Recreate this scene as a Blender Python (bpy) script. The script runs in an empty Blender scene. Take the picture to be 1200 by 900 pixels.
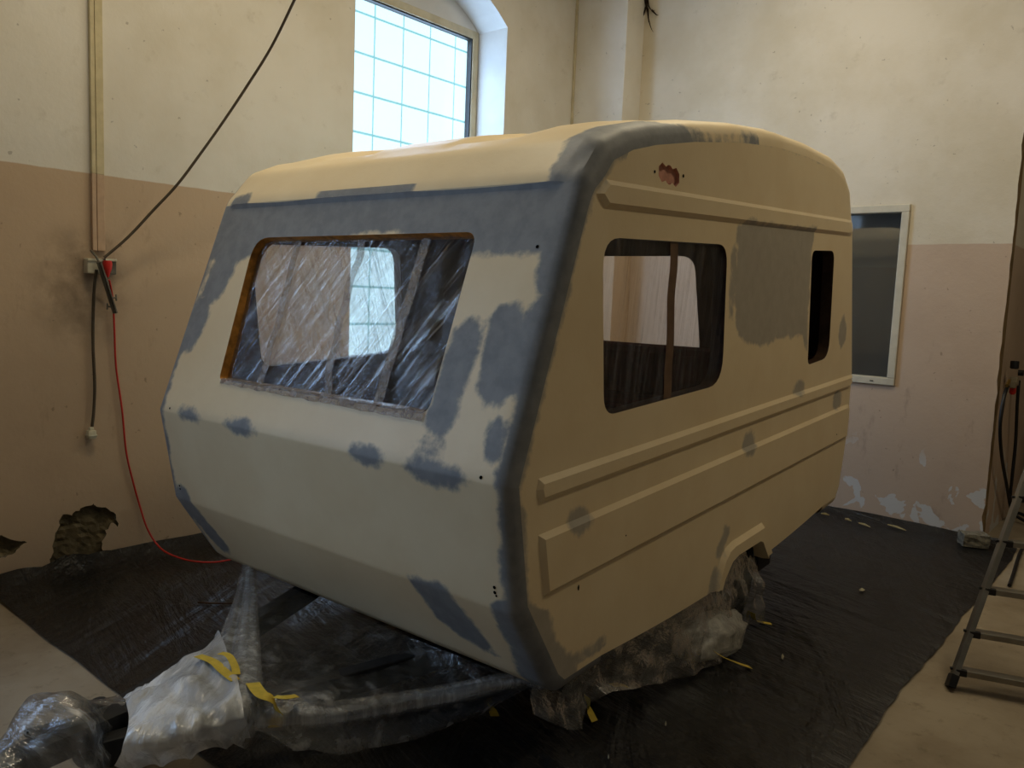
import bpy, bmesh, math, random
from mathutils import Vector, Matrix, noise
from mathutils.geometry import delaunay_2d_cdt
random.seed(7)
scene = bpy.context.scene
COL = scene.collection

# ------------------------------------------------------------------ camera, world, exposure
cam = bpy.data.cameras.new('camera'); camo = bpy.data.objects.new('camera', cam); COL.objects.link(camo)
cam.sensor_width = 36.0; cam.lens = 36.0 * 940.0 / 1200.0; cam.clip_start = 0.05
H = 1.57
camo.matrix_world = Matrix(((0.762117, -0.099306, 0.639778, 0), (0.64616, 0.054586, -0.761247, 0),
                            (0.040673, 0.993559, 0.105768, H), (0, 0, 0, 1)))
scene.camera = camo
world = bpy.data.worlds.new('world'); scene.world = world; world.use_nodes = True
world.node_tree.nodes['Background'].inputs[0].default_value = (0.55, 0.75, 1.0, 1)
world.node_tree.nodes['Background'].inputs[1].default_value = 0.6
scene.view_settings.view_transform = 'Standard'; scene.view_settings.look = 'None'
scene.view_settings.gamma = 1.0; scene.view_settings.use_curve_mapping = False
scene.view_settings.exposure = 0.0

WARM = (1.0, 0.85, 0.58); DAY = (0.44, 0.625, 1.0)
XL = -4.55; YB = 6.39; XR = 6.0; YF = -4.2; ZC = 5.2; XJ = -0.99

def area(name, loc, rot, sx, sy, power, color):
    l = bpy.data.lights.new(name, 'AREA'); l.shape = 'RECTANGLE'; l.size = sx; l.size_y = sy
    l.energy = power; l.color = color
    o = bpy.data.objects.new(name, l); COL.objects.link(o); o.location = loc; o.rotation_euler = rot
    return o
# daylight entering by the two tall windows of the left wall
WIN_Y = [4.385, -0.95]
area('daylight_window', (XL - 0.385, WIN_Y[0], 2.4), (0, -math.pi / 2, 0), 2.6, 1.35, 80, DAY)
area('window_left_offscreen', (XL - 0.385, WIN_Y[1], 2.4), (0, -math.pi / 2, 0), 2.6, 1.35, 80, DAY)
LAMPS = [(-2.9, 1.9, 4.7), (-2.2, 4.6, 4.7), (0.5, 4.5, 4.7)]
LAMP_W = [36, 36, 36]
for i, (x, y, z) in enumerate(LAMPS):
    area('ceiling_lamp_offscreen', (x, y, z - 0.05), (0, 0, 0), 0.25, 1.5, LAMP_W[i], WARM)

# ------------------------------------------------------------------ helpers
def lin(c):
    return tuple((v / 255 / 12.92) if v / 255 <= 0.04045 else ((v / 255 + 0.055) / 1.055) ** 2.4 for v in c)

class NT:
    def __init__(s, name):
        s.m = bpy.data.materials.new(name); s.m.use_nodes = True; s.t = s.m.node_tree; s.t.nodes.clear()
        s.out = s.n('ShaderNodeOutputMaterial')
    def n(s, typ, **kw):
        o = s.t.nodes.new(typ)
        for k, v in kw.items(): setattr(o, k, v)
        return o
    def l(s, a, b): s.t.links.new(a, b)
    def val(s, sock, v):
        if hasattr(v, 'bl_idname') or hasattr(v, 'is_linked'): s.l(v, sock)
        else: sock.default_value = v
    def coord(s, scale=(1, 1, 1), rot=(0, 0, 0), kind='Object'):
        tc = s.n('ShaderNodeTexCoord'); mp = s.n('ShaderNodeMapping')
        mp.vector_type = 'TEXTURE'; mp.inputs['Scale'].default_value = tuple(1.0 / v for v in scale); mp.inputs['Rotation'].default_value = rot
        s.l(tc.outputs[kind], mp.inputs[0]); return mp.outputs[0]
    def noise(s, vec, scale, detail=4, rough=0.55, dist=0.0):
        o = s.n('ShaderNodeTexNoise'); s.l(vec, o.inputs['Vector']); o.inputs['Scale'].default_value = scale
        o.inputs['Detail'].default_value = detail; o.inputs['Roughness'].default_value = rough
        o.inputs['Distortion'].default_value = dist; return o.outputs['Fac']
    def ramp(s, fac, lo, hi):
        o = s.n('ShaderNodeMapRange'); o.interpolation_type = 'SMOOTHSTEP'
        s.l(fac, o.inputs[0]); o.inputs[1].default_value = lo; o.inputs[2].default_value = hi; return o.outputs[0]
    def mul(s, a, b, op='MULTIPLY'):
        o = s.n('ShaderNodeMath', operation=op); s.val(o.inputs[0], a); s.val(o.inputs[1], b); return o.outputs[0]
    def mix(s, fac, a, b, blend='MIX'):
        o = s.n('ShaderNodeMix', data_type='RGBA', blend_type=blend)
        s.val(o.inputs[0], fac)
        for i, v in ((6, a), (7, b)):
            if isinstance(v, tuple): o.inputs[i].default_value = (*v[:3], 1)
            else: s.l(v, o.inputs[i])
        return o.outputs[2]
    def bump(s, h, strength, dist=0.01):
        o = s.n('ShaderNodeBump'); o.inputs['Strength'].default_value = strength; o.inputs['Distance'].default_value = dist
        s.l(h, o.inputs['Height']); return o.outputs[0]
    def bsdf(s, color, rough=0.6, spec=0.4, metal=0.0, normal=None):
        b = s.n('ShaderNodeBsdfPrincipled')
        if isinstance(color, tuple): b.inputs['Base Color'].default_value = (*color[:3], 1)
        else: s.l(color, b.inputs['Base Color'])
        s.val(b.inputs['Roughness'], rough); b.inputs['Specular IOR Level'].default_value = spec
        b.inputs['Metallic'].default_value = metal
        if normal: s.l(normal, b.inputs['Normal'])
        return b.outputs[0]
    def end(s, sh): s.l(sh, s.out.inputs[0]); return s.m

def plain(name, rgb, rough=0.6, spec=0.4, metal=0.0, var=0.12, scale=18, bumps=0.0):
    t = NT(name); c = t.coord(); f = t.noise(c, scale, 5)
    a = lin(rgb); d = tuple(v * (1 - 2.5 * var) for v in a)
    colr = t.mix(t.ramp(f, 0.3, 0.7), d, a)
    return t.end(t.bsdf(colr, rough, spec, metal, t.bump(f, bumps) if bumps else None))

def film(name, lo, hi, scale=(1, 1, 1), rot=(0, 0, 0), nscale=6, gloss=0.1, rough=0.12, bumps=0.5, white=(0.85, 0.88, 0.9), tint=(0.97, 0.97, 0.97), r0=0.42, r1=0.75, fine=0.15, fs=14, bd=0.03, trans=0.45, glint=0.0):
    t = NT(name); c = t.coord(scale, rot); f = t.noise(c, nscale, 5, 0.6, 0.3)
    c2 = t.coord(); g = t.mul(t.noise(c2, fs, 3, 0.5), fine)
    h = t.ramp(f, r0, r1)
    ha = t.n('ShaderNodeAttribute'); ha.attribute_name = 'haze'
    mr = t.n('ShaderNodeMapRange'); t.l(h, mr.inputs[0]); mr.inputs[3].default_value = lo; mr.inputs[4].default_value = hi
    hz_ = t.mul(mr.outputs[0], t.mul(ha.outputs['Fac'], t.mul(t.mul(h, 0.7), 0.5, 'ADD')), 'ADD'); hz_.node.use_clamp = True
    hh = t.mul(f, g, 'ADD'); nb = t.bump(hh, bumps, bd)
    tr = t.n('ShaderNodeBsdfTransparent'); tr.inputs[0].default_value = (*tint, 1)
    df = t.n('ShaderNodeBsdfDiffuse'); df.inputs[0].default_value = (*white, 1); t.l(nb, df.inputs['Normal'])
    tl = t.n('ShaderNodeBsdfTranslucent'); tl.inputs[0].default_value = (*white, 1)
    m1 = t.n('ShaderNodeMixShader'); m1.inputs[0].default_value = trans; t.l(df.outputs[0], m1.inputs[1]); t.l(tl.outputs[0], m1.inputs[2])
    m2 = t.n('ShaderNodeMixShader'); t.l(hz_, m2.inputs[0]); t.l(tr.outputs[0], m2.inputs[1]); t.l(m1.outputs[0], m2.inputs[2])
    gl = t.n('ShaderNodeBsdfGlossy'); gl.inputs['Roughness'].default_value = rough; t.l(nb, gl.inputs['Normal'])
    lw = t.n('ShaderNodeLayerWeight'); lw.inputs[0].default_value = 0.25; t.l(nb, lw.inputs['Normal'])
    gf = t.mul(t.mul(lw.outputs['Fresnel'], 0.6), gloss, 'ADD')
    if glint:
        sn = t.noise(t.coord(tuple(v * 2.2 for v in scale), rot), nscale, 3, 0.5, 0.2); gf = t.mul(gf, t.mul(t.ramp(sn, 0.52, 0.66), glint), 'ADD')
    m3 = t.n('ShaderNodeMixShader'); t.l(gf, m3.inputs[0]); t.l(m2.outputs[0], m3.inputs[1]); t.l(gl.outputs[0], m3.inputs[2])
    return t.end(m3.outputs[0])

def emit(name, rgb, strength):
    t = NT(name); e = t.n('ShaderNodeEmission'); e.inputs[0].default_value = (*rgb, 1); e.inputs[1].default_value = strength
    return t.end(e.outputs[0])

def setp(o, label=None, cat=None, group=None, kind=None):
    if label: o['label'] = label
    if cat: o['category'] = cat
    if group: o['group'] = group
    if kind: o['kind'] = kind
    return o

def link(name, me, mat, parent=None):
    o = bpy.data.objects.new(name, me); COL.objects.link(o)
    if mat and not me.materials: me.materials.append(mat)
    if parent: o.parent = parent
    return o

def meshobj(name, verts, faces, mat, parent=None, smooth=None):
    me = bpy.data.meshes.new(name); me.from_pydata([tuple(v) for v in verts], [], faces); me.update()
    bm = bmesh.new(); bm.from_mesh(me); bmesh.ops.recalc_face_normals(bm, faces=bm.faces); bm.to_mesh(me); bm.free()
    if smooth is not None:
        me.shade_smooth(); me.set_sharp_from_angle(angle=math.radians(smooth))
    return link(name, me, mat, parent)

def empty(name, loc=(0, 0, 0), parent=None):
    o = bpy.data.objects.new(name, None); COL.objects.link(o); o.location = loc; o.empty_display_size = 0.1
    if parent: o.parent = parent
    return o

def box(c, s, bev=0.0):
    """returns (verts, faces) for a box centre c, full size s, edges chamfered by bev"""
    bm = bmesh.new(); bmesh.ops.create_cube(bm, size=1)
    for v in bm.verts: v.co = Vector((v.co.x * s[0], v.co.y * s[1], v.co.z * s[2]))
    if bev: bmesh.ops.bevel(bm, geom=bm.edges[:], offset=bev, segments=2, affect='EDGES', profile=0.6)
    bm.verts.index_update()
    r = ([v.co + Vector(c) for v in bm.verts], [[v.index for v in f.verts] for f in bm.faces]); bm.free(); return r

def join(*parts):
    V = []; F = []
    for v, f in parts:
        n = len(V); V += list(v); F += [[i + n for i in q] for q in f]
    return V, F

def smooth_path(pts, n=8):
    P = [Vector(p) for p in pts]; out = []
    for i in range(len(P) - 1):
        a = P[max(i - 1, 0)]; b = P[i]; c = P[i + 1]; d = P[min(i + 2, len(P) - 1)]
        for k in range(n):
            t = k / n
            out.append(0.5 * ((2 * b) + (c - a) * t + (2 * a - 5 * b + 4 * c - d) * t * t + (3 * b - a - 3 * c + d) * t ** 3))
    out.append(P[-1]); return out

def tube(pts, r, n=8):
    P = [Vector(p) for p in pts]; V = []; F = []; up = Vector((0.13, 0.21, 0.97))
    rr = r if callable(r) else (lambda t: r)
    for i, p in enumerate(P):
        d = (P[min(i + 1, len(P) - 1)] - P[max(i - 1, 0)]).normalized()
        a = d.cross(up)
        if a.length < 0.05: a = d.cross(Vector((1, 0, 0)))
        a.normalize(); b = d.cross(a); q = rr(i / (len(P) - 1)); up = a.cross(d) if False else up
        for k in range(n):
            an = 2 * math.pi * k / n; V.append(p + a * math.cos(an) * q + b * math.sin(an) * q)
    for i in range(len(P) - 1):
        for k in range(n): F.append([i * n + k, i * n + (k + 1) % n, (i + 1) * n + (k + 1) % n, (i + 1) * n + k])
    F.append(list(range(n))[::-1]); F.append([(len(P) - 1) * n + k for k in range(n)])
    return V, F

def xf(part, M):
    return [M @ Vector(v) for v in part[0]], part[1]

def beam(a, b, wx, wz, bev=0.0, up=(0, 0, 1)):
    a = Vector(a); b = Vector(b); d = b - a; L = d.length; d.normalize()
    s = d.cross(Vector(up)).normalized(); u = s.cross(d)
    M = Matrix((s, d, u)).transposed().to_4x4(); M.translation = (a + b) / 2
    return xf(box((0, 0, 0), (wx, L, wz), bev), M)

def lathe(prof, axis='z', n=24):
    V = []; F = []; m = len(prof)
    for k in range(n):
        an = 2 * math.pi * k / n
        for r, z in prof:
            x, y = r * math.cos(an), r * math.sin(an)
            V.append(Vector((x, y, z)) if axis == 'z' else Vector((z, x, y)))
    for k in range(n):
        for i in range(m - 1):
            F.append([k * m + i, ((k + 1) % n) * m + i, ((k + 1) % n) * m + i + 1, k * m + i + 1])
    return V, F

def inpoly(p, poly):
    x, y = p; c = False; j = len(poly) - 1
    for i in range(len(poly)):
        xi, yi = poly[i]; xj, yj = poly[j]
        if (yi > y) != (yj > y) and x < (xj - xi) * (y - yi) / (yj - yi) + xi: c = not c
        j = i
    return c

def dpoly(p, poly, closed=True):
    x, y = p; best = 1e9; n = len(poly)
    for i in range(n if closed else n - 1):
        ax, ay = poly[i]; bx, by = poly[(i + 1) % n]; dx = bx - ax; dy = by - ay; L = dx * dx + dy * dy
        t = 0 if L == 0 else max(0, min(1, ((x - ax) * dx + (y - ay) * dy) / L))
        d = (x - ax - dx * t) ** 2 + (y - ay - dy * t) ** 2
        if d < best: best = d
    return math.sqrt(best)

def sd(p, poly):
    d = dpoly(p, poly); return d if inpoly(p, poly) else -d

def fillet(pts, n=6):
    """pts: (x, y, r) closed polygon -> rounded polygon"""
    out = []; N = len(pts)
    for i in range(N):
        p = Vector(pts[i][:2]); r = pts[i][2]; a = Vector(pts[i - 1][:2]); b = Vector(pts[(i + 1) % N][:2])
        da = (a - p); db = (b - p); la = da.length; lb = db.length; da /= la; db /= lb
        ang = math.acos(max(-1, min(1, da.dot(db))))
        if r <= 0 or ang > 3.13: out.append((p.x, p.y)); continue
        t = min(r / math.tan(ang / 2), la * 0.48, lb * 0.48)
        for k in range(n + 1):
            s = k / n; q = (p + da * t) * (1 - s) ** 2 + p * 2 * s * (1 - s) + (p + db * t) * s ** 2
            out.append((q.x, q.y))
    return out

def resample(poly, step, closed=True):
    out = []; N = len(poly)
    for i in range(N if closed else N - 1):
        a = Vector(poly[i]); b = Vector(poly[(i + 1) % N]); k = max(1, int(math.ceil((b - a).length / step - 1e-6)))
        for j in range(k): q = a.lerp(b, j / k); out.append((q.x, q.y))
    if not closed: out.append(tuple(poly[-1]))
    return out

def cdt(loops, pts, keep):
    """triangulate with closed constraint loops and free points; keep(centroid) filters"""
    V = []; E = []
    for lp in loops:
        n = len(V); V += [Vector(p) for p in lp]; E += [(n + i, n + (i + 1) % len(lp)) for i in range(len(lp))]
    V += [Vector(p) for p in pts]
    ov, oe, of, _, _, _ = delaunay_2d_cdt(V, E, [], 0, 1e-6)
    F = [list(f) for f in of if keep((sum(ov[i][0] for i in f) / 3, sum(ov[i][1] for i in f) / 3))]
    used = sorted({i for f in F for i in f}); mp = {o: n for n, o in enumerate(used)}
    return [(ov[i][0], ov[i][1]) for i in used], [[mp[i] for i in f] for f in F]

def nz(x, y, z=0.0, s=1.0): return noise.noise(Vector((x * s, y * s, z * s)))

# ------------------------------------------------------------------ materials
def wall_mat(name, dado, up, low, seed, flakes):
    t = NT(name); c = t.coord(); tc = t.n('ShaderNodeTexCoord'); sp = t.n('ShaderNodeSeparateXYZ'); t.l(tc.outputs['Object'], sp.inputs[0])
    z = sp.outputs[2]
    n1 = t.noise(c, 0.9 + seed * 0.1, 5, 0.6); n2 = t.noise(c, 7, 6, 0.65); n3 = t.noise(c, 40, 3)
    zz = t.mul(z, t.mul(t.mul(n2, -0.5, 'ADD'), 0.012), 'ADD')
    isup = t.ramp(zz, dado - 0.004, dado + 0.004)
    upc = t.mix(t.ramp(n1, 0.35, 0.7), lin(up), tuple(v * 0.86 for v in lin((up[0], up[1] - 3, up[2] - 10))))
    upc = t.mix(t.mul(t.ramp(n2, 0.58, 0.8), 0.35), upc, lin((150, 136, 112)))
    lo = t.mix(t.mul(t.ramp(n1, 0.45, 0.75), 0.2), lin(low), lin((142, 118, 96)))
    cst = t.coord((1.0, 1.0, 0.35)); n4 = t.noise(cst, 6.5, 7, 0.7)
    lo = t.mix(t.mul(t.ramp(n4, 0.58, 0.76), 0.35), lo, lin((96, 80, 66)))
    if flakes:
        nf = t.noise(t.coord((1, 1, 0.8)), 5.2, 4, 0.5, 0.35)
        m = t.mul(t.ramp(nf, 0.575, 0.59), t.ramp(t.mul(z, t.mul(n1, 0.7), 'ADD'), 1.05, 0.75))
        lo = t.mix(m, lo, lin((196, 194, 190)))
    colr = t.mix(isup, lo, upc)
    spk = t.ramp(t.noise(c, 24, 2, 0.5), 0.735, 0.76)
    colr = t.mix(t.mul(spk, 0.35), colr, lin((70, 60, 50)))
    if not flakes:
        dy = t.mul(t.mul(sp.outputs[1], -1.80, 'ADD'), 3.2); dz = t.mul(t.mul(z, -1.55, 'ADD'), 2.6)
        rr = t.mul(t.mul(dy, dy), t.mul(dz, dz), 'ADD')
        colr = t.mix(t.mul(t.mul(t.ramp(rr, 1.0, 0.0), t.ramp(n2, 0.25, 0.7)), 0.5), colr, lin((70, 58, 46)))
    hb = t.mul(t.mul(n2, 0.7), t.mul(n3, 0.15), 'ADD')
    return t.end(t.bsdf(colr, 0.75, 0.25, 0, t.bump(hb, 0.22, 0.02)))

M_wall_l = wall_mat('wall_paint_left', 2.14, (216, 212, 204), (186, 163, 138), 1, False)
M_wall_b = wall_mat('wall_paint_back', 2.08, (210, 202, 186), (187, 166, 146), 3, True)
M_plaster = plain('bare_plaster', (112, 100, 76), 0.9, 0.1, var=0.2, scale=14, bumps=0.8)
M_jamb = plain('ochre_jamb', (138, 116, 82), 0.85, 0.15, var=0.15, scale=6, bumps=0.4)
M_ceil = plain('ceiling_white', (190, 182, 164), 0.9, 0.1, var=0.05, scale=2)
M_reveal = plain('reveal_white', (206, 203, 196), 0.8, 0.2, var=0.05, scale=3)
M_frame = plain('frame_cream', (196, 184, 154), 0.45, 0.4, var=0.08, scale=9)
M_frame_w = plain('frame_white', (196, 190, 172), 0.4, 0.4, var=0.06, scale=9)
def floor_mat():
    t = NT('concrete_floor'); c = t.coord(); n1 = t.noise(c, 1.3, 6, 0.65); n2 = t.noise(c, 12, 6, 0.7)
    a = t.mix(t.ramp(n1, 0.35, 0.7), lin((152, 140, 121)), lin((126, 112, 92)))
    a = t.mix(t.mul(t.ramp(n2, 0.55, 0.75), 0.6), a, lin((96, 84, 66)))
    return t.end(t.bsdf(a, 0.7, 0.3, 0, t.bump(n2, 0.25, 0.01)))
M_floor = floor_mat()
def sheet_mat():
    t = NT('black_film'); c = t.coord((1, 1, 1)); n1 = t.noise(c, 2.2, 6, 0.65, 0.4); n2 = t.noise(t.coord((2.2, 0.5, 1), (0, 0, 0.5)), 2.2, 4, 0.55, 0.6)
    n3 = t.noise(t.coord((0.5, 2.6, 1), (0, 0, -0.25)), 2.6, 5, 0.6, 0.4)
    a = t.mix(t.ramp(n1, 0.4, 0.72), (0.004, 0.004, 0.0045), (0.011, 0.0105, 0.010))
    h = t.mul(t.mul(n2, n3, 'ADD'), t.mul(n1, 0.8), 'ADD')
    return t.end(t.bsdf(a, t.mul(t.mul(n1, 0.3), 0.30, 'ADD'), 0.5, 0, t.bump(h, 0.7, 0.06)))
M_sheet = sheet_mat()
def glass_mat(name, tint, gloss, body):
    t = NT(name); c = t.coord(); f = t.noise(c, 5, 5, 0.6)
    tr = t.n('ShaderNodeBsdfTransparent'); tr.inputs[0].default_value = (*tint, 1)
    gl = t.n('ShaderNodeBsdfGlossy'); gl.inputs['Roughness'].default_value = 0.04
    df = t.bsdf(t.mix(f, tuple(v * 0.6 for v in body), body), 0.3, 0.5)
    m1 = t.n('ShaderNodeMixShader'); m1.inputs[0].default_value = 0.08; t.l(tr.outputs[0], m1.inputs[1]); t.l(df, m1.inputs[2])
    m2 = t.n('ShaderNodeMixShader'); m2.inputs[0].default_value = gloss; t.l(m1.outputs[0], m2.inputs[1]); t.l(gl.outputs[0], m2.inputs[2])
    return t.end(m2.outputs[0])
M_pane = glass_mat('clear_pane', (0.97, 0.99, 1.0), 0.06, (0.5, 0.55, 0.6))
M_block = emit('daylit_glass_block', (0.60, 0.88, 1.0), 2.0)
M_joint = emit('daylit_joint', (0.34, 0.84, 0.92), 1.0)
M_darkpane = glass_mat('dusty_pane', (0.6, 0.68, 0.72), 0.10, (0.42, 0.46, 0.5))
M_tin = plain('dark_gasket', (38, 36, 34), 0.5, 0.4)

def paint_mat():
    t = NT('caravan_paint'); at = t.n('ShaderNodeAttribute'); at.attribute_name = 'primer'; c = t.coord()
    n1 = t.noise(c, 16, 5, 0.6); n2 = t.noise(c, 3, 4, 0.6); n3 = t.noise(c, 60, 3)
    d = t.mul(at.outputs['Fac'], t.mul(t.mul(n1, -0.5, 'ADD'), 0.06), 'ADD')
    m = t.ramp(d, -0.012, 0.014)
    cream = t.mix(t.ramp(n2, 0.3, 0.7), lin((234, 215, 178)), lin((228, 207, 168)))
    grey = t.mix(t.ramp(n1, 0.3, 0.7), lin((140, 142, 143)), lin((125, 127, 129)))
    th = t.n('ShaderNodeAttribute'); th.attribute_name = 'thin'
    m = t.mul(m, t.mul(1.0, t.mul(th.outputs['Fac'], 0.32), 'SUBTRACT'))
    colr = t.mix(m, cream, grey)
    return t.end(t.bsdf(colr, t.mul(t.mul(m, 0.12), 0.42, 'ADD'), 0.35, 0, t.bump(t.mul(n3, t.mul(n2, 2.0), 'ADD'), 0.05, 0.01)))
M_paint = paint_mat()
M_liner = plain('interior_liner', (84, 60, 46), 0.7, 0.2, var=0.15, scale=4)
M_ply = plain('pink_insulation', (214, 160, 140), 0.9, 0.1, var=0.1, scale=30)
M_wood = plain('window_frame_wood', (216, 150, 66), 0.6, 0.3, var=0.2, scale=20)
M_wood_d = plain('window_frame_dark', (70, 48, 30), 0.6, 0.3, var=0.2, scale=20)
M_uph = plain('upholstery_red', (92, 34, 30), 0.85, 0.1, var=0.2, scale=12)
M_steel = plain('chassis_steel', (40, 40, 42), 0.6, 0.4, metal=0.3, var=0.2)
M_rubber = plain('tyre_rubber', (26, 26, 27), 0.85, 0.2)
M_black = plain('hole_black', (6, 5, 5), 0.9, 0.0)
M_film_front = film('window_film_front', 0.03, 0.30, (7.0, 1.0, 0.32), (0, 0.62, 0), 4, gloss=0.055, rough=0.07, bumps=1.0, white=(0.84, 0.85, 0.86), fine=0.05, r0=.46, r1=.72, bd=.02, glint=.26)
M_film_far = film('window_film_far', 0.30, 0.55, (1, 3, .5), (.3, 0, 0), 5, gloss=0.03, rough=0.2, bumps=0.4, white=(0.84, 0.85, 0.86))
M_film_side = film('window_film_side', 0.02, 0.13, (1.0, 7, 0.5), (-0.18, 0, 0), 4, glint=.06, gloss=0.04, rough=0.08, bumps=0.5, white=(0.8, 0.76, 0.7))
M_tape_c = film('packing_tape', 0.45, 0.8, (1, 1, 1), (0, 0, 0), 25, gloss=0.12, rough=0.2, bumps=0.8, white=(0.42, 0.36, 0.31))
M_masking = plain('yellow_masking_tape', (214, 186, 70), 0.6, 0.3, var=0.08, scale=40)
M_drape = film('dust_sheet', 0.02, 0.30, (4.0, 4.0, 0.30), (0.05, -0.1, 0), 4, gloss=0.05, rough=0.2, bumps=0.6, fine=0.06, r0=.48, r1=.8, glint=0)
M_wrap = film('white_wrap', 0.35, 0.75, (3.5, 1.0, 1.2), (0, 0, 0.7), 5, gloss=0.07, rough=0.2, trans=.2, white=(.93, .95, .97), bumps=0.7, fine=0.3)
M_hitch = film('blue_wrap', 0.06, 0.5, (1.2, 5.0, 2.0), (0.3, 0.2, 0.4), 5, gloss=0.14, rough=0.15, bumps=0.7, fine=0.1)
M_skirt = film('shade_toned_skirt', 0.10, 0.42, (2.0, 1.2, 1.2), (0.4, 0, 0), 5, gloss=0.04, rough=0.25, bumps=0.9, white=(0.6, 0.57, 0.5))  # film colour dimmed and browned to hold the shade under the caravan side
M_bubble = film('bubble_wrap', 0.5, 0.85, (1, 1, 1), (0, 0, 0), 12, gloss=0.07, rough=0.25, bumps=1.0, white=(0.8, 0.77, 0.68))
M_alu = plain('ladder_aluminium', (150, 146, 136), 0.38, 0.5, metal=0.75, var=0.1, scale=10)
M_plastic_k = plain('black_plastic', (24, 24, 26), 0.5, 0.4)
M_white_pl = plain('white_plastic', (200, 194, 172), 0.45, 0.4, var=0.06)
M_red = plain('red_plastic', (196, 40, 32), 0.45, 0.4, var=0.08)
M_cable_g = plain('grey_cable', (84, 74, 60), 0.6, 0.3)
M_cond = plain('cream_conduit', (196, 184, 150), 0.5, 0.3, var=0.06)
M_bracket = plain('grey_metal_bracket', (112, 108, 98), 0.5, 0.4, metal=0.4)
M_stone = plain('concrete_stone', (134, 130, 118), 0.9, 0.1, var=0.2, scale=40, bumps=0.8)
M_brass = plain('brass', (150, 120, 60), 0.35, 0.5, metal=0.8)
M_blue = plain('blue_plastic', (40, 90, 190), 0.4, 0.5)
M_root = plain('dry_root', (44, 34, 24), 0.9, 0.1)
M_crate = plain('brown_board', (110, 78, 48), 0.7, 0.2)
M_tube = emit('lamp_tube', (1.0, 0.82, 0.5), 4.0)

# ------------------------------------------------------------------ the room
def struct(o): o['kind'] = 'structure'; return o

def rect(x0, x1, y0, y1): return [(x0, y0), (x1, y0), (x1, y1), (x0, y1)]
struct(meshobj('floor', [(XL - .3, YF, 0), (XR, YF, 0), (XR, 9.6, 0), (XL - .3, 9.6, 0), (XL - .3, YF, -.2), (XR, YF, -.2), (XR, 9.6, -.2), (XL - .3, 9.6, -.2)],
       [[0, 1, 2, 3], [4, 5, 6, 7], [0, 1, 5, 4], [1, 2, 6, 5], [2, 3, 7, 6], [3, 0, 4, 7]], M_floor))
struct(meshobj('ceiling', *box(((XL + XR) / 2, (YF + 9.6) / 2, ZC + .1), (XR - XL + .6, 9.6 - YF + .2, .2)), M_ceil))
struct(meshobj('wall_right', *box((XR + .1, (YF + 9.6) / 2, ZC / 2), (.2, 9.6 - YF, ZC)), M_wall_b))
struct(meshobj('wall_front', *box(((XL + XR) / 2, YF - .1, ZC / 2), (XR - XL + .6, .2, ZC)), M_wall_b))

# left wall: two tall arched windows, two places where the plaster has come off
R_ARC = 1.205; HW = 0.785; Z_SP = 3.79; Z_SILL = 0.95; ZCARC = Z_SP - math.sqrt(R_ARC ** 2 - HW ** 2); REV = 0.32
def arch_outline(yc, n=12):
    o = [(yc - HW, Z_SILL), (yc + HW, Z_SILL)]
    a0 = math.asin(HW / R_ARC)
    for k in range(n + 1):
        a = a0 - 2 * a0 * k / n; o.append((yc + R_ARC * math.sin(a), ZCARC + R_ARC * math.cos(a)))
    return o
holes = [arch_outline(y) for y in WIN_Y]
def ragged(pts, amp, seed, step=0.018):
    P = resample(pts, step)
    return [(x + amp * nz(x, y, seed, 37), y + amp * nz(x + 9, y, seed, 37)) for x, y in P]
p1 = ragged([(1.625, .03), (1.63, .12), (1.655, .2), (1.665, .27), (1.70, .312), (1.735, .30), (1.785, .330), (1.835, .34), (1.85, .352), (1.88, .325), (1.93, .30), (1.965, .27), (1.985, .20), (1.97, .205), (1.95, .225), (1.925, .19), (1.905, .13), (1.885, .08), (1.92, .055), (1.96, .05), (1.93, .02)], .02, 3)
p2 = ragged([(1.2, .25), (1.39, .262), (1.44, .225), (1.515, .197), (1.475, .168), (1.44, .15), (1.38, .135), (1.2, .13)], .015, 8)
outer = rect(YF, YB + .1, 0, ZC)
loopsL = [resample(outer, .5)] + [resample(h, .25) for h in holes] + [p1, p2]
def keepL(c): return inpoly(c, outer) and not any(inpoly(c, h) for h in holes + [p1, p2])
v2, f2 = cdt(loopsL, [], keepL)
wallL = struct(meshobj('wall_left', [(XL, y, z) for y, z in v2], f2, M_wall_l))
# thickness, hidden outer skin, bare plaster
def strip(loop, xa, xb):
    n = len(loop); return [(xa, y, z) for y, z in loop] + [(xb, y, z) for y, z in loop], [[i, (i + 1) % n, n + (i + 1) % n, n + i] for i in range(n)]
for p, s in ((p1, 1), (p2, 2)):
    lo = [(y, z) for y, z in p]; x0 = min(q[0] for q in lo); x1 = max(q[0] for q in lo); z0 = min(q[1] for q in lo); z1 = max(q[1] for q in lo)
    g = [(x0 + (i + .5) * .02, z0 + (j + .5) * .02) for i in range(int((x1 - x0) / .02)) for j in range(int((z1 - z0) / .02))]
    g = [q for q in g if inpoly(q, lo) and dpoly(q, lo) > .008]
    vv, ff = cdt([lo], g, lambda c: inpoly(c, lo))
    n0 = len(vv)
    V = [(XL - .012 - .014 * min(1, dpoly(q, lo) / .02) + .009 * nz(q[0], q[1], s, 40), q[0], q[1]) for q in vv]
    sv, sf = strip(lo, XL, XL - .013)
    o = meshobj('bare_plaster', *join((V, ff), (sv, sf)), M_plaster, wallL)
back_v, back_f = cdt([resample(outer, .5)] + [resample(h, .25) for h in holes], [], lambda c: inpoly(c, outer) and not any(inpoly(c, h) for h in holes))
meshobj('outer_skin', [(XL - .45, y, z) for y, z in back_v], back_f, M_ceil, wallL)

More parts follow.
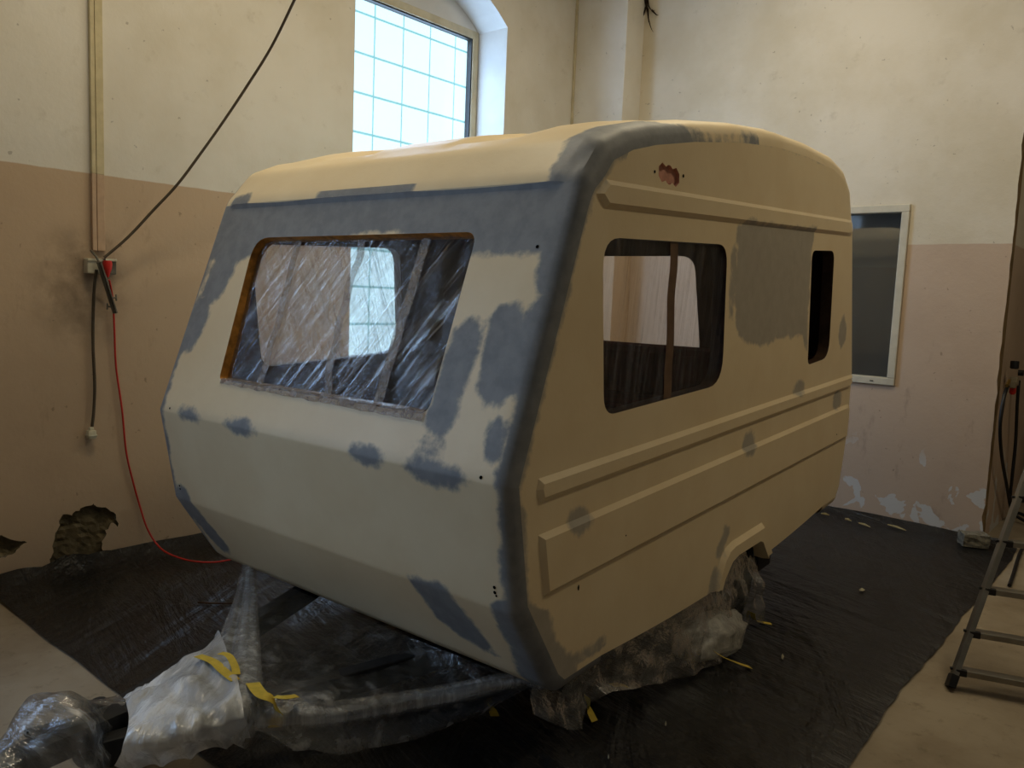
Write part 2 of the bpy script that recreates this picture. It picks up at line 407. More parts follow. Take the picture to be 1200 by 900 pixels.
# back wall with casement window opening
WX0, WX1, WZ0, WZ1 = -2.75, -1.65, 1.04, 2.37
edge = []
for k in range(60):
    z = ZC * k / 59; edge.append((XJ + .012 * nz(z, 2, 0, 9) + .01 * nz(z, 5, 0, 30), z))
obk = [(XL - .1, 0)] + edge + [(XL - .1, ZC)]
hole_b = rect(WX0 + .0, WX1, WZ0, WZ1)
v2, f2 = cdt([obk, hole_b], [], lambda c: inpoly(c, obk) and not inpoly(c, hole_b))
wallB = struct(meshobj('wall_back', [(x, YB, z) for x, z in v2], f2, M_wall_b))
V = [(x, YB, z) for x, z in edge] + [(XJ - .002, YB + .13, z) for x, z in edge] + [(XJ, YB + 3.1, z) for x, z in edge]
n = len(edge)
F = [[i, i + 1, n + i + 1, n + i] for i in range(n - 1)] + [[n + i, n + i + 1, 2 * n + i + 1, 2 * n + i] for i in range(n - 1)]
n2_ = n - 1
wp = struct(meshobj('wall_passage', V, F[n2_:], M_wall_b, None)); meshobj('ochre_edge', V, F[:n2_], M_jamb, wp)
struct(meshobj('wall_passage_end', *box(((XJ + XR) / 2, 9.6, ZC / 2), (XR - XJ + .2, .2, ZC)), M_wall_b))
struct(meshobj('wall_header', *box(((XJ + 2.0) / 2 + .002, YB + .15, 4.7), (2.0 - XJ - .02, .28, 1.0)), M_wall_b))
struct(meshobj('wall_back_pier', *box(((2.0 + XR) / 2, YB + .15, ZC / 2), (XR - 2.0, .3, ZC)), M_wall_b))
# boxed pillar in the corner, with a thin plaster seam
struct(meshobj('wall_corner_pillar', *box(((XL + -4.0) / 2, (6.11 + YB) / 2, ZC / 2), (-4.0 - XL, YB - 6.11, ZC - .01), .006), M_wall_l))
tr = struct(meshobj('trim_1', *box((XL + .012, 6.10, 2.6), (.022, .02, 5.1), .003), M_frame))

def arched_window(num, yc):
    root = empty('window_%d' % num, (XL, yc, Z_SILL)); root['kind'] = 'structure'
    lo = resample([(y - yc, z - Z_SILL) for y, z in arch_outline(yc)], .3)
    sv, sf = strip(lo, 0, -.44)
    meshobj('reveal', sv, sf, M_reveal, root)
    # straight-headed casement frame, arched infill above
    top = Z_SP - Z_SILL + .01; w = HW - .005; fx = -REV
    inf = [(y - yc, z - Z_SILL) for y, z in arch_outline(yc)][2:]
    inf = [p for p in inf if p[1] >= top] ; inf = [(w, top)] + inf + [(-w, top)]
    nn = len(inf)
    meshobj('arched_infill', [(fx + .0, *p) for p in inf] + [(fx - .1, *p) for p in inf], [list(range(nn)), list(range(nn, 2 * nn))] + [[i, (i + 1) % nn, nn + (i + 1) % nn, nn + i] for i in range(nn)], M_reveal, root)
    fw = .065
    fr = join(box((fx - .03, -w + fw / 2, top / 2), (.07, fw, top), .006), box((fx - .03, w - fw / 2, top / 2), (.07, fw, top), .006),
              box((fx - .03, 0, top - fw / 2), (.07, 2 * w - 2 * fw, fw), .006), box((fx - .03, 0, fw / 2), (.07, 2 * w - 2 * fw, fw), .006))
    f = meshobj('window_frame', *fr, M_frame, root)
    gk = .012; wi = w - fw; ti = top - fw
    meshobj('gasket', *join(box((fx - .03, -wi + gk / 2, top / 2), (.05, gk, ti - fw)), box((fx - .03, wi - gk / 2, top / 2), (.05, gk, ti - fw)),
            box((fx - .03, 0, ti - gk / 2), (.05, 2 * wi - 2 * gk, gk)), box((fx - .03, 0, fw + gk / 2), (.05, 2 * wi - 2 * gk, gk))), M_tin, f)
    meshobj('pane', *box((fx - .04, 0, (fw + ti) / 2), (.006, 2 * wi, ti - fw)), M_pane, root)
    # wall of glass blocks outside the casement
    S = .29; z0 = -.03; nb = box((0, 0, 0), (.010, S - .018, S - .018), .003)
    me = None
    grid = meshobj('joint_grid', *box((-.425, 0, 1.6), (.012, 2 * HW + .1, 3.3)), M_joint, root)
    off = 3.065 - Z_SILL
    for j in range(-8, 4):
        for i in range(-3, 3):
            y = (i + .5) * S + .02; z = off + (j + .5) * S
            if z < 0 or z > 3.15: continue
            if me is None:
                o = meshobj('glass_block', *nb, M_block, root); me = o.data
            else: o = link('glass_block', me, None, root)
            o.location = (-.413, y, z)
    return root
for i, y in enumerate(WIN_Y): arched_window(i + 1, y)

# casement in the back wall
root = empty('window_3', ((WX0 + WX1) / 2, YB, WZ0)); root['kind'] = 'structure'
w = (WX1 - WX0); h = WZ1 - WZ0; a = .055
meshobj('window_frame', *join(box((0, .03, h - a / 2), (w, .10, a), .006), box((0, .03, a / 2), (w, .10, a), .006),
        box((-w / 2 + a / 2, .03, h / 2), (a, .10, h - 2 * a), .006), box((w / 2 - a / 2, .03, h / 2), (a, .10, h - 2 * a), .006),
        box((0, .03, h / 2), (.06, .09, h - 2 * a), .006)), M_frame_w, root)
for s in (-1, 1):
    meshobj('pane', *box((s * (w / 4 - .02), .06, h / 2), (w / 2 - a - .005, .008, h - 2 * a)), M_darkpane, root)
meshobj('drain_slot', *box((w / 2 - .16, -.021, a * .45), (.025, .004, .006)), M_black, root)
struct(meshobj('wall_store_end', *box(((XL + XJ) / 2 - .1, 9.6, ZC / 2), (XJ - XL + .2, .2, ZC)), M_wall_b))
struct(meshobj('wall_store_left', *box((XL - .15, (YB + 9.7) / 2 + .1, ZC / 2), (.1, 9.7 - YB, ZC)), M_wall_b))

# ------------------------------------------------------------------ the caravan (frame: X 0 near side .. -2 far side, u front to rear, w up)
CM = Matrix(((0.999548, -0.030065, 0.000483), (0.03005, 0.99823, -0.051325), (0.001061, 0.051317, 0.998682)))
CO = Vector((-1.456, 1.763, 1.029))
def carw(X, u, w): return CM @ Vector((X, u, w)) + CO
_b = carw(-1, 1.65, 0); BASE = Vector((-1, 1.65, -_b.z / CM[2][2]))
caravan = empty('caravan'); _m = CM.to_4x4(); _m.translation = carw(*BASE); caravan.matrix_world = _m
setp(caravan, 'small cream touring caravan with grey primer patches, prepared for repainting', 'caravan')
def L(X, u, w): return Vector((X, u, w)) - BASE
def cpart(name, vf, mat, parent=None, smooth=None):
    v = [Vector(q) - BASE for q in vf[0]]
    return meshobj(name, v, vf[1], mat, parent or caravan, smooth)

WID = 2.0; RC = 0.05
prof_c = [(.50, -.770, 0), (.255, -.765, .05), (.20, -.715, .06), (.022, -.41, .05), (-.03, .0, .03), (.345, .915, .12), (.455, 1.035, .12), (.60, 1.09, .15), (.76, 1.125, .3), (1.06, 1.172, .3),
          (1.5, 1.222, .6), (1.9, 1.25, .6), (2.3, 1.25, .6), (2.72, 1.228, .3), (2.93, 1.185, .12), (3.07, 1.09, .10), (3.15, .90, .12), (3.35, .0, .10),
          (3.335, -.37, .3), (3.24, -.70, .06), (3.16, -.785, .06), (2.9, -.79, 0)]
_f = fillet(prof_c, 6)
PROF = resample(_f, .035, closed=False)
# drop near duplicates
_P = [PROF[0]]
for p in PROF[1:]:
    if (Vector(p) - Vector(_P[-1])).length > .008: _P.append(p)
PROF = _P
NP = len(PROF)
SAR = [0.0]
for i in range(1, NP): SAR.append(SAR[-1] + (Vector(PROF[i]) - Vector(PROF[i - 1])).length)
def pnormal(i):
    a = Vector(PROF[max(i - 1, 0)]); b = Vector(PROF[min(i + 1, NP - 1)]); d = (b - a).normalized(); return Vector((d.y, -d.x))   # inward
PN = [pnormal(i) for i in range(NP)]
def at_s(s):
    lo, hi = 0, NP - 1
    s = max(0, min(SAR[-1], s))
    while hi - lo > 1:
        m = (lo + hi) // 2
        if SAR[m] <= s: lo = m
        else: hi = m
    t = (s - SAR[lo]) / (SAR[hi] - SAR[lo])
    return Vector(PROF[lo]).lerp(Vector(PROF[hi]), t), PN[lo].lerp(PN[hi], t)
QA = RC * math.pi / 2; QT = 2 * QA + WID - 2 * RC
def rcf(w): return 1 + .5 * max(0, min(1, (w - .85) / .12))
def at_q(q):
    """across the width: -> X, inset"""
    if q < QA: a = q / RC; return -RC + RC * math.cos(a), RC - RC * math.sin(a)
    if q > QT - QA: a = (QT - q) / RC; return -WID + RC - RC * math.cos(a), RC - RC * math.sin(a)
    return -(RC + q - QA), 0.0
def qx(X): return QA + (-X - RC)
def s_of(w, front=True):
    best = None
    for i in range(NP):
        u, ww = PROF[i]
        if (u < 1.6) == front:
            d = abs(ww - w)
            if best is None or d < best[0]: best = (d, i)
    i = best[1]
    for j in (i - 1, i):
        if 0 <= j < NP - 1:
            a, b = PROF[j][1], PROF[j + 1][1]
            if a != b and min(a, b) <= w <= max(a, b): return SAR[j] + (SAR[j + 1] - SAR[j]) * (w - a) / (b - a)
    return SAR[i]
def ss(a, b, x): t = max(0, min(1, (x - a) / (b - a))); return t * t * (3 - 2 * t)

# roof: raised panel with two sunk channels
def roof_h(u, w, X):
    if w < .85: return 0
    c = abs(X + 1)
    # raised cream roof panel, lower lip at w = .885
    e = min(ss(.88, .893, w) if u < 1.2 else 1, ss(.87, .93, w) if u > 2.5 else 1)
    r = .012 * e * ss(.955, .925, c + max(0, .045 * (1.02 - w) / .15) if u < 1.0 else c)
    rise = ss(.46, .85, u) * ss(3.0, 2.5, u)
    ch = ss(.19, .25, c) * ss(.60, .53, c)
    r += rise * (.018 * (1 - ch) * ss(.86, .72, c) - .016 * ch)
    return r

FWIN_XW = [(-1.655, .745, .09), (-.385, .745, .05), (-.385, .158, .045), (-1.59, .158, .03)]
def front_win():
    P = fillet(FWIN_XW, 6); P = resample(P, .05); return [(s_of(w), qx(X)) for X, w in P]
RWIN_XW = [(-1.80, .72, .1), (-.99, .72, .1), (-.99, .05, .1), (-1.80, .03, .1)]
def rear_win():
    P = resample(fillet(RWIN_XW, 5), .05); return [(s_of(w, False), qx(X)) for X, w in P]
FW = front_win(); RW = rear_win()
qs = [0, QA * .25, QA * .5, QA * .75, QA]; k = 72
qs += [QA + (QT - 2 * QA) * i / k for i in range(1, k)]; qs += [QT - v for v in (QA, QA * .75, QA * .5, QA * .25, 0)]
bnd = [(SAR[i], 0.0) for i in range(NP)] + [(SAR[-1], q) for q in qs[1:-1]] + [(SAR[i], QT) for i in range(NP - 1, -1, -1)] + [(0.0, q) for q in qs[-2:0:-1]]
def near_loop(p, lp, d): return dpoly(p, lp) < d
bb = [(min(a for a, b in l) - .03, max(a for a, b in l) + .03, min(b for a, b in l) - .03, max(b for a, b in l) + .03) for l in (FW, RW)]
pts = []
extra = [s_of(w) for w in (.878, .886, .894)]
for s in sorted(SAR[1:-1] + extra):
    for q in qs[1:-1]:
        bad = False
        for l, B in ((FW, bb[0]), (RW, bb[1])):
            if B[0] < s < B[1] and B[2] < q < B[3] and (inpoly((s, q), l) or dpoly((s, q), l) < .010): bad = True; break
        if not bad: pts.append((s, q))
def keepW(c):
    for l, B in ((FW, bb[0]), (RW, bb[1])):
        if B[0] < c[0] < B[1] and B[2] < c[1] < B[3] and inpoly(c, l): return False
    return True
wv, wf = cdt([bnd, FW, RW], pts, keepW)
def wrap3(s, q, depth=0.0):
    p, nrm = at_s(s); X, ins = at_q(q)
    h = roof_h(p.x, p.y, X) if depth == 0 else 0
    p = p + nrm * (ins * rcf(p.y) - h + depth)
    return Vector((X, p.x, p.y))

# near side panel
pn_i = [Vector(PROF[i]) + PN[i] * RC * rcf(PROF[i][1]) for i in range(NP)]
NOTCH = [(1.455, -.95), (1.475, -.79), (1.50, -.745), (1.575, -.685), (1.64, -.672), (1.90, -.676), (1.935, -.69), (2.025, -.80), (2.06, -.95)]
low = []
for k in range(60):
    u = pn_i[-1].x + (pn_i[0].x - pn_i[-1].x) * (k + 1) / 61
    t = (u - pn_i[0].x) / (pn_i[-1].x - pn_i[0].x); w = pn_i[0].y * (1 - t) + pn_i[-1].y * t - .075 * 4 * t * (1 - t) * .35 - .03 * math.sin(math.pi * t)
    if not inpoly((u, w), NOTCH): low.append((u, w))
def low_w(u):
    t = (u - pn_i[0].x) / (pn_i[-1].x - pn_i[0].x); return pn_i[0].y * (1 - t) + pn_i[-1].y * t - .075 * 4 * t * (1 - t) * .35 - .03 * math.sin(math.pi * t)
lowa = [p for p in low if p[0] > 1.9]; lowb = [p for p in low if p[0] <= 1.9]
notch_top = [(2.025, low_w(2.025)), (2.025, -.80), (1.935, -.69), (1.90, -.676), (1.64, -.672), (1.575, -.685), (1.50, -.745), (1.475, -.79), (1.470, low_w(1.47))]
OUT = [(p.x, p.y) for p in pn_i] + lowa + resample(notch_top, .03, False) + lowb
SWIN = resample(fillet([(.445, .727, .10), (1.405, .727, .085), (1.415, .145, .13), (.478, .138, .075)], 6), .04)
SLOT = resample(fillet([(2.45, .725, .05), (2.815, .73, .06), (2.835, .14, .11), (2.488, .128, .04)], 5), .04)
LAMPH = []
for cx, r, a0, a1 in ((.829, .034, 45, 315), (.877, .034, 225, 315), (.925, .034, -135, 135), (.877, .034, 45, 135)):
    for k in range(6):
        a = math.radians(a0 + (a1 - a0) * k / 5); LAMPH.append((cx + r * math.cos(a), .960 + r * math.sin(a) * (1.0)))
LAMPH = [(u, w + (u - .877) * -.08) for u, w in LAMPH]
MOLD = [[(.40, .86), (.455, .908), (3.4, .908), (3.4, .818), (.455, .818)], [(.105, -.035), (.115, -.002), (3.5, -.002), (3.5, -.078), (.12, -.078)], [(.118, -.18), (3.5, -.18), (3.5, -.388), (.15, -.388)]]
ARCHO = [(1.40, -.95), (1.405, -.80), (1.425, -.745), (1.478, -.655), (1.535, -.612), (1.60, -.600), (1.955, -.600), (2.115, -.81), (2.14, -.95)]
def ramp_off(poly, d):
    n = len(poly); out = []
    for i in range(n):
        p = Vector(poly[i]); a = (p - Vector(poly[i - 1])).normalized(); b = (Vector(poly[(i + 1) % n]) - p).normalized()
        na = Vector((-a.y, a.x)); nb = Vector((-b.y, b.x)); m = (na + nb)
        m = m / max(.3, m.length_squared) * 2; q = p + m * (d if inpoly(p + (na + nb) * .002, poly) else -d); out.append((q.x, q.y))
    return out
RAMP = .017; MH = .015
def side_h(u, w):
    h = 0
    for m in MOLD:
        d = sd((u, w), m)
        if d > 0: h = max(h, MH * min(1, d / RAMP))
    if w < -.55 and 1.3 < u < 2.2:
        d = sd((u, w), ARCHO)
        if d > 0: h = max(h, .022 * min(1, d / .02))
    if h > 0: h *= min(1, max(0, dpoly((u, w), OUT[:NP], False) / .02))
    return h
def clipped(poly):   # keep constraint loops inside the outline
    return [(min(u, 3.6), w) for u, w in resample(poly, .08)]
g = []
for i in range(1, 118):
    for j in range(1, 78):
        u = i * .029; w = -.83 + j * .028
        if not inpoly((u, w), OUT) or dpoly((u, w), OUT) < .010: continue
        if any(abs(dpoly((u, w), h)) < .010 for h in (SWIN, SLOT, LAMPH)): continue
        if any(dpoly((u, w), m) < .006 for m in MOLD): continue
        g.append((u, w))
mold_loops = [clipped(m) for m in MOLD] + [clipped(ramp_off(m, RAMP)) for m in MOLD] + [resample(ARCHO, .05), resample(ramp_off(ARCHO, .02), .05)]
def side_mesh(hs):
    return cdt([OUT] + hs + mold_loops, g, lambda c: inpoly(c, OUT) and not any(inpoly(c, h) for h in hs))
sv1, sf1 = side_mesh([SWIN, SLOT, LAMPH])
sv2, sf2 = side_mesh([SWIN])

# primer (signed distance, metres, positive = grey)
def cap(p, a, b, r):
    a = Vector(a); b = Vector(b); p = Vector(p); d = b - a; L2 = d.length_squared
    t = 0 if L2 == 0 else max(0, min(1, (p - a).dot(d) / L2)); return r - (p - a - d * t).length
def ell(p, c, rx, ry):
    k = math.hypot((p[0] - c[0]) / rx, (p[1] - c[1]) / ry); return (1 - k) * min(rx, ry)
BEV = [(-.475, -.40), (-.30, -.385), (-.255, -.46), (-.185, -.66), (-.33, -.635), (-.425, -.57)]
def primer_front(X, u, w):
    p = (X, w); d = -1
    n = nz(X, w, 0, 6) * .02
    near = -X; far = WID + X
    # corner strips
    wn = .055 + .02 * nz(w, 3, 0, 5)
    if w < -.38: wn = .12 + .03 * nz(w, 3, 0, 8)
    if w > .55: wn = .09 + .05 * ss(.55, .9, w)
    if u > .42 and w > .95: wn = .15 - .15 * ss(.45, 1.2, u) + (.03 * nz(u, 3, 0, 4) if u > .9 else 0)
    if u < 1.7: d = max(d, wn - near)
    wf_ = .055 if w < .88 else .03
    if u < 1.0: d = max(d, wf_ - far + n)
    if u < 1.2:
        if w < .89:
            lowb_ = .70 + .05 * math.sin(X * 5) + n
            if X < -1.60: lowb_ = .64 - .02 * math.sin(X * 20)
            if X > -.40: lowb_ = .665 + n
            d = max(d, min(w - lowb_, .3))
            d = max(d, cap(p, (-1.80, .72), (-1.84, .55), .09))
        d = max(d, cap(p, (-1.90, .40), (-1.92, .33), .085), cap(p, (-.31, .40), (-.33, .16), .065), cap(p, (-.16, .45), (-.14, .28), .075),
                cap(p, (-.10, .15), (-.085, .09), .035), cap(p, (-.03, .5), (-.06, .3), .06))
        for c, rx, ry in (((-1.73, .008), .085, .030), ((-1.36, .002), .10, .038), ((-.62, .0), .095, .036), ((-.30, -.006), .125, .042), ((-.34, .055), .06, .02)):
            d = max(d, ell(p, c, rx, ry))
        d = max(d, sd(p, BEV), cap(p, (-1.90, -.40), (-1.84, -.62), .065))
        if .895 < w < .935: d = max(d, min(.03 - abs(w - .915), .28 - abs(X + 1.02)))
        if .89 < w < 1.0: d = max(d, cap(p, (-1.9, .90), (-1.80, .91), .03))
    return d
def primer_side(u, w):
    p = (u, w); d = -1
    n = .02 * nz(u, w, 0, 9)
    big = [(1.50, .83), (2.46, .83), (2.44, .55), (2.46, .20), (2.37, .30), (2.05, .29), (1.80, .275), (1.62, .30), (1.55, .36), (1.50, .52)]
    d = max(d, sd(p, big) + n)
    d = max(d, cap(p, (1.47, .70), (1.47, .45), .035) - .01)
    for c, rx, ry in (((.335, -.185), .065, .05), ((1.74, -.165), .075, .055), ((2.37, .015), .085, .045), ((3.045, -.13), .08, .06), ((3.06, .27), .07, .09)):
        d = max(d, ell(p, c, rx, ry))
    d = max(d, cap(p, (1.53, -.54), (1.47, -.62), .035), cap(p, (1.43, -.70), (1.39, -.79), .03))
    if u < .6:
        e = dpoly(p, OUT[:NP], False)
        d = max(d, (.012 + .02 * nz(w, 1, 0, 12)) + .05 * ss(-.38, -.45, w) * ss(-.74, -.66, w) - e - (.05 if u > .34 and w < -.7 else 0))
    if w > 1.1 and 1.5 < u < 2.6: d = max(d, -.004 + .02 * nz(u, 0, 0, 4) - dpoly(p, OUT[:NP], False))
    return d
def add_primer(o, vals, thin):
    at = o.data.attributes.new('primer', 'FLOAT', 'POINT'); at.data.foreach_set('value', vals)
    at = o.data.attributes.new('thin', 'FLOAT', 'POINT'); at.data.foreach_set('value', thin)

Wv = [wrap3(s, q) for s, q in wv]
o = cpart('front_roof_shell', (Wv, wf), M_paint, smooth=28)
add_primer(o, [primer_front(*v) for v in Wv], [0.0] * len(Wv))
Sv = [Vector((side_h(u, w), u, w)) for u, w in sv1]
o = cpart('side_panel', (Sv, sf1), M_paint, smooth=22)
add_primer(o, [primer_side(u, w) for u, w in sv1], [1.0] * len(Sv))
Sv2 = [Vector((-WID - side_h(u, w), u, w)) for u, w in sv2]
o = cpart('side_panel', (Sv2, sf2), M_paint, smooth=22)
add_primer(o, [-1.0] * len(Sv2), [0.0] * len(Sv2))
# bottom returns of the side panels, arch included
for X, sgn in ((0, -1), (-WID, 1)):
    lowl = [(pn_i[-1].x, pn_i[-1].y)] + lowa + resample(notch_top, .03, False) + lowb + [(pn_i[0].x, pn_i[0].y)]
    n = len(lowl); V = []
    for u, w in lowl:
        h = side_h(u, w); V += [Vector((X - sgn * h, u, w)), Vector((X + sgn * .012, u, w - .006)), Vector((X + sgn * .06, u, w - .003))]
    F = []
    for i in range(n - 1):
        for k in (0, 1): F.append([3 * i + k, 3 * i + k + 1, 3 * i + 3 + k + 1, 3 * i + 3 + k])
    o = cpart('sill_lip', (V, F), M_paint, smooth=30); add_primer(o, [-1.0] * len(V), [0.0] * len(V))
# inner lining with the same openings
DI = .045
liner = join(([wrap3(s, q, DI) for s, q in wv], wf), ([Vector((-DI - .005, u, w)) for u, w in sv1 if True], sf1), ([Vector((-WID + DI + .005, u, w)) for u, w in sv2], sf2))
cpart('inner_lining', liner, M_liner)
# rebates round the openings
def rim3(loop, f0, f1):
    n = len(loop); return [f0(*p) for p in loop] + [f1(*p) for p in loop], [[i, (i + 1) % n, n + (i + 1) % n, n + i] for i in range(n)]
cpart('window_frame', rim3(FW, lambda s, q: wrap3(s, q), lambda s, q: wrap3(s, q, DI + .01)), M_wood, smooth=40)
cpart('window_frame', rim3(RW, lambda s, q: wrap3(s, q), lambda s, q: wrap3(s, q, DI + .01)), M_wood_d, smooth=40)
for lp, X0, X1 in ((SWIN, 0, -.06), (SLOT, 0, -.06), (SWIN, -WID, -WID + .06)):
    cpart('window_frame', rim3(lp, lambda u, w: Vector((X0, u, w)), lambda u, w: Vector((X1, u, w))), M_wood_d, smooth=40)
cpart('lamp_recess', join(rim3(LAMPH, lambda u, w: Vector((0, u, w)), lambda u, w: Vector((-.014, u, w))), ([Vector((-.014, .78, .91)), Vector((-.014, .975, .91)), Vector((-.014, .975, 1.01)), Vector((-.014, .78, 1.01))], [[0, 1, 2, 3]])), M_ply)

def dot(X, u, w, nrm, r=.006, sy=1.0):
    nrm = Vector(nrm).normalized(); a = nrm.cross(Vector((0, 0, 1))).normalized(); b = nrm.cross(a); c = Vector((X, u, w)) + nrm * .0015
    return [c + a * r * math.cos(t * math.pi / 4) + b * r * sy * math.sin(t * math.pi / 4) for t in range(8)] + [c - nrm * .004], [list(range(8))] + [[i, (i + 1) % 8, 8] for i in range(8)]
def fdot(X, w, r=.006, sy=1.0):
    s = s_of(w); p, nr = at_s(s); return dot(X, p.x, p.y, (0, -nr.x, -nr.y), r, sy)
for X, w, r, sy in ((-.118, .693, .006, 1), (-.107, .012, .006, 1), (-1.885, .012, .005, 1), (-.084, -.335, .006, 1), (-.084, -.352, .006, 1), (-.079, -.362, .004, 1), (-1.909, -.345, .005, 1), (-1.909, -.36, .005, 1)):
    cpart('screw_hole', fdot(X, w, r, sy), M_black)
for u, w, r, sy in ((.769, .961, .006, 1), (.985, .966, .007, 1), (.345, -.42, .0045, 2.4), (.62, -.31, .003, 1), (3.03, -.33, .004, 1)):
    cpart('screw_hole', dot(side_h(u, w), u, w, (1, 0, 0), r, sy), M_black)

# masking film behind the openings
def film_grid(loop, f, step=.02):
    x0 = min(a for a, b in loop); x1 = max(a for a, b in loop); y0 = min(b for a, b in loop); y1 = max(b for a, b in loop)
    g = [(x0 + i * step, y0 + j * step) for i in range(int((x1 - x0) / step) + 1) for j in range(int((y1 - y0) / step) + 1)]
    g = [p for p in g if inpoly(p, loop) and dpoly(p, loop) > step * .4]
    v, fc = cdt([loop], g, lambda c: inpoly(c, loop)); return [f(*p) for p in v], fc
def ridge(x): return 1 - abs(2 * (x - math.floor(x + .5)))
def fw_depth(s, q):
    p, _ = at_s(s); X, _ = at_q(q); w = p.y
    a = X * 1.0 - w * .75; r = nz(a * 9, w * 1.2, 1) * .006 + nz(a * 26, w * 2.5, 4) * .0035
    if X > -.62: r += nz(X * 14, w * 9, 7) * .010
    r += .008 * math.exp(-(w - .16) / .05) * nz(X * 30, w * 10, 3)
    return .034 + r
ff_ = cpart('masking_film', film_grid(FW, lambda s, q: wrap3(s, q, fw_depth(s, q)), .014), M_film_front, smooth=80)
sfilm = cpart('masking_film', film_grid(SWIN, lambda u, w: Vector((-.012 + .004 * nz(u * 9 + w * 2, w * 1.5, 2), u, w)), .025), M_film_side, smooth=80)
cpart('masking_film', film_grid(SWIN, lambda u, w: Vector((-WID + .055 + .004 * nz(u * 9, w * 1.5, 5), u, w)), .05), M_film_far, smooth=80)
# tape strips
def ftape(pts, width, depth):
    V = []; F = []
    for i, (X, w) in enumerate(pts):
        for sgn in (-1, 1):
            V.append(wrap3(s_of(w), qx(X + sgn * width / 2), depth + .002 * nz(X * 40, w * 40, sgn)))
    for i in range(len(pts) - 1): F.append([2 * i, 2 * i + 1, 2 * i + 3, 2 * i + 2])
    return V, F
def wavy(x0, x1, w0, w1, amp, sd_): return [(x0 + (x1 - x0) * k / 20 + amp * nz(k * .23, sd_, 0), w0 + (w1 - w0) * k / 20) for k in range(21)]
cpart('tape_strip', ftape(wavy(-.635, -.65, .735, .165, .006, 2), .045, .020), M_tape_c, ff_)
cpart('tape_strip', ftape(wavy(-.985, -.94, .735, .165, .035, 5), .042, .021), M_tape_c, ff_)
cpart('tape_strip', ftape(wavy(-1.37, -1.33, .735, .165, .02, 9), .04, .021), M_tape_c, ff_)
V = []; F = []
for k in range(41):
    X = -1.57 + 1.17 * k / 40; wb = .158; hh = .012 + .012 * k / 40 + .006 * nz(X * 18, 0, 3)
    V += [wrap3(s_of(wb - hh), qx(X), -.004), wrap3(s_of(wb + .006), qx(X), -.005 + .003 * nz(X * 30, 1, 1)), wrap3(s_of(wb + .02), qx(X), .03)]
for k in range(40):
    for j in (0, 1): F.append([3 * k + j, 3 * k + j + 1, 3 * k + j + 4, 3 * k + j + 3])
cpart('tape_strip', (V, F), M_tape_c, ff_)
V = []; F = []
for k in range(21):
    w = .727 - .585 * k / 20; u = .945 + .012 * nz(k * .2, 1, 0) - .01 * k / 20
    V += [Vector((-.006, u - .03, w)), Vector((-.006, u + .03, w))]
for k in range(20): F.append([2 * k, 2 * k + 1, 2 * k + 3, 2 * k + 2])
cpart('tape_strip', (V, F), plain('brown_tape', (112, 88, 68), 0.4, 0.4), sfilm)

# interior seen through the films
cpart('bench_seat', box((-1.0, 2.75, -.42), (1.8, .62, .42), .05), M_uph)
cpart('bench_back', box((-1.0, 3.02, -.06), (1.8, .14, .36), .05), M_uph)
cpart('bench_seat', box((-1.0, .48, -.42), (1.7, .5, .40), .05), M_uph)
cpart('cabinet', box((-1.72, 2.2, -.25), (.42, .8, .8), .01), M_liner)
cpart('floor_pan', box((-1.0, 1.72, -.71), (1.86, 2.75, .04)), M_steel)
# chassis and running gear
for X in (-.52, -1.48):
    cpart('chassis_beam', box((X, 1.75, -.80), (.05, 2.6, .10), .005), M_steel)
cpart('axle', beam((-.16, 1.75, -.86), (-1.84, 1.75, -.86), .06, .06), M_steel)
GZ = BASE.z
for X in (-.13, -1.87):
    rt = .275; gz = -carw(X, 1.75, 0).z / CM[2][2]
    prof = [(.10, -.07), (.17, -.075), (.19, -.085), (.25, -.085), (rt, -.06), (rt, .06), (.25, .085), (.19, .085), (.17, .075), (.10, .07)]
    v, f = lathe(prof, 'x', 28); v = [q + Vector((X, 1.75, gz + rt + .002)) for q in v]
    wh = cpart('tyre', (v, f), M_rubber, smooth=40)
    prof = [(.0, .03), (.06, .03), (.08, .045), (.13, .02), (.17, .06), (.17, -.06), (.13, -.02), (.0, -.02)]
    v, f = lathe([(max(r, .001), z) for r, z in prof], 'x', 24); v = [q + Vector((X, 1.75, gz + rt + .002)) for q in v]
    cpart('wheel_rim', (v, f), plain('rim_grey', (120, 118, 110), .5, .4, metal=.4), wh, smooth=40)
cpart('mud_flap', box((-.17, 2.13, -.80), (.26, .17, .19), .004), M_plastic_k)
cpart('wheel_box', join(box((-.30, 1.75, -.60), (.012, .66, .22)), box((-.16, 1.75, -.5), (.28, .66, .012))), M_plastic_k)
# drawbar: two converging arms, coupling and nose wheel
for s in (1, -1):
    cpart('drawbar_arm', beam((-1 + s * .06, -.80, -.82), (-1 + s * .52, .55, -.82), .06, .085, .006), M_steel)
cpart('coupling', join(beam((-1, -.70, -.775), (-1, -1.0, -.775), .09, .08, .02), xf(lathe([(.001, .05), (.05, .045), (.065, 0), (.06, -.05), (.001, -.06)], 'z', 16), Matrix.Translation((-1, -1.03, -.79))), beam((-1, -.78, -.735), (-1, -.98, -.70), .025, .02, .005)), M_steel, smooth=40)
gz = -carw(-1.13, -.72, 0).z / CM[2][2]
cpart('jockey_tube', tube([(-1.13, -.72, gz + .10), (-1.13, -.72, -.76)], .024, 10), M_steel)
v, f = lathe([(.03, -.03), (.085, -.03), (.095, 0), (.085, .03), (.03, .03)], 'x', 20)
cpart('jockey_wheel', ([q + Vector((-1.13, -.72, gz + .096)) for q in v], f), M_rubber, smooth=40)

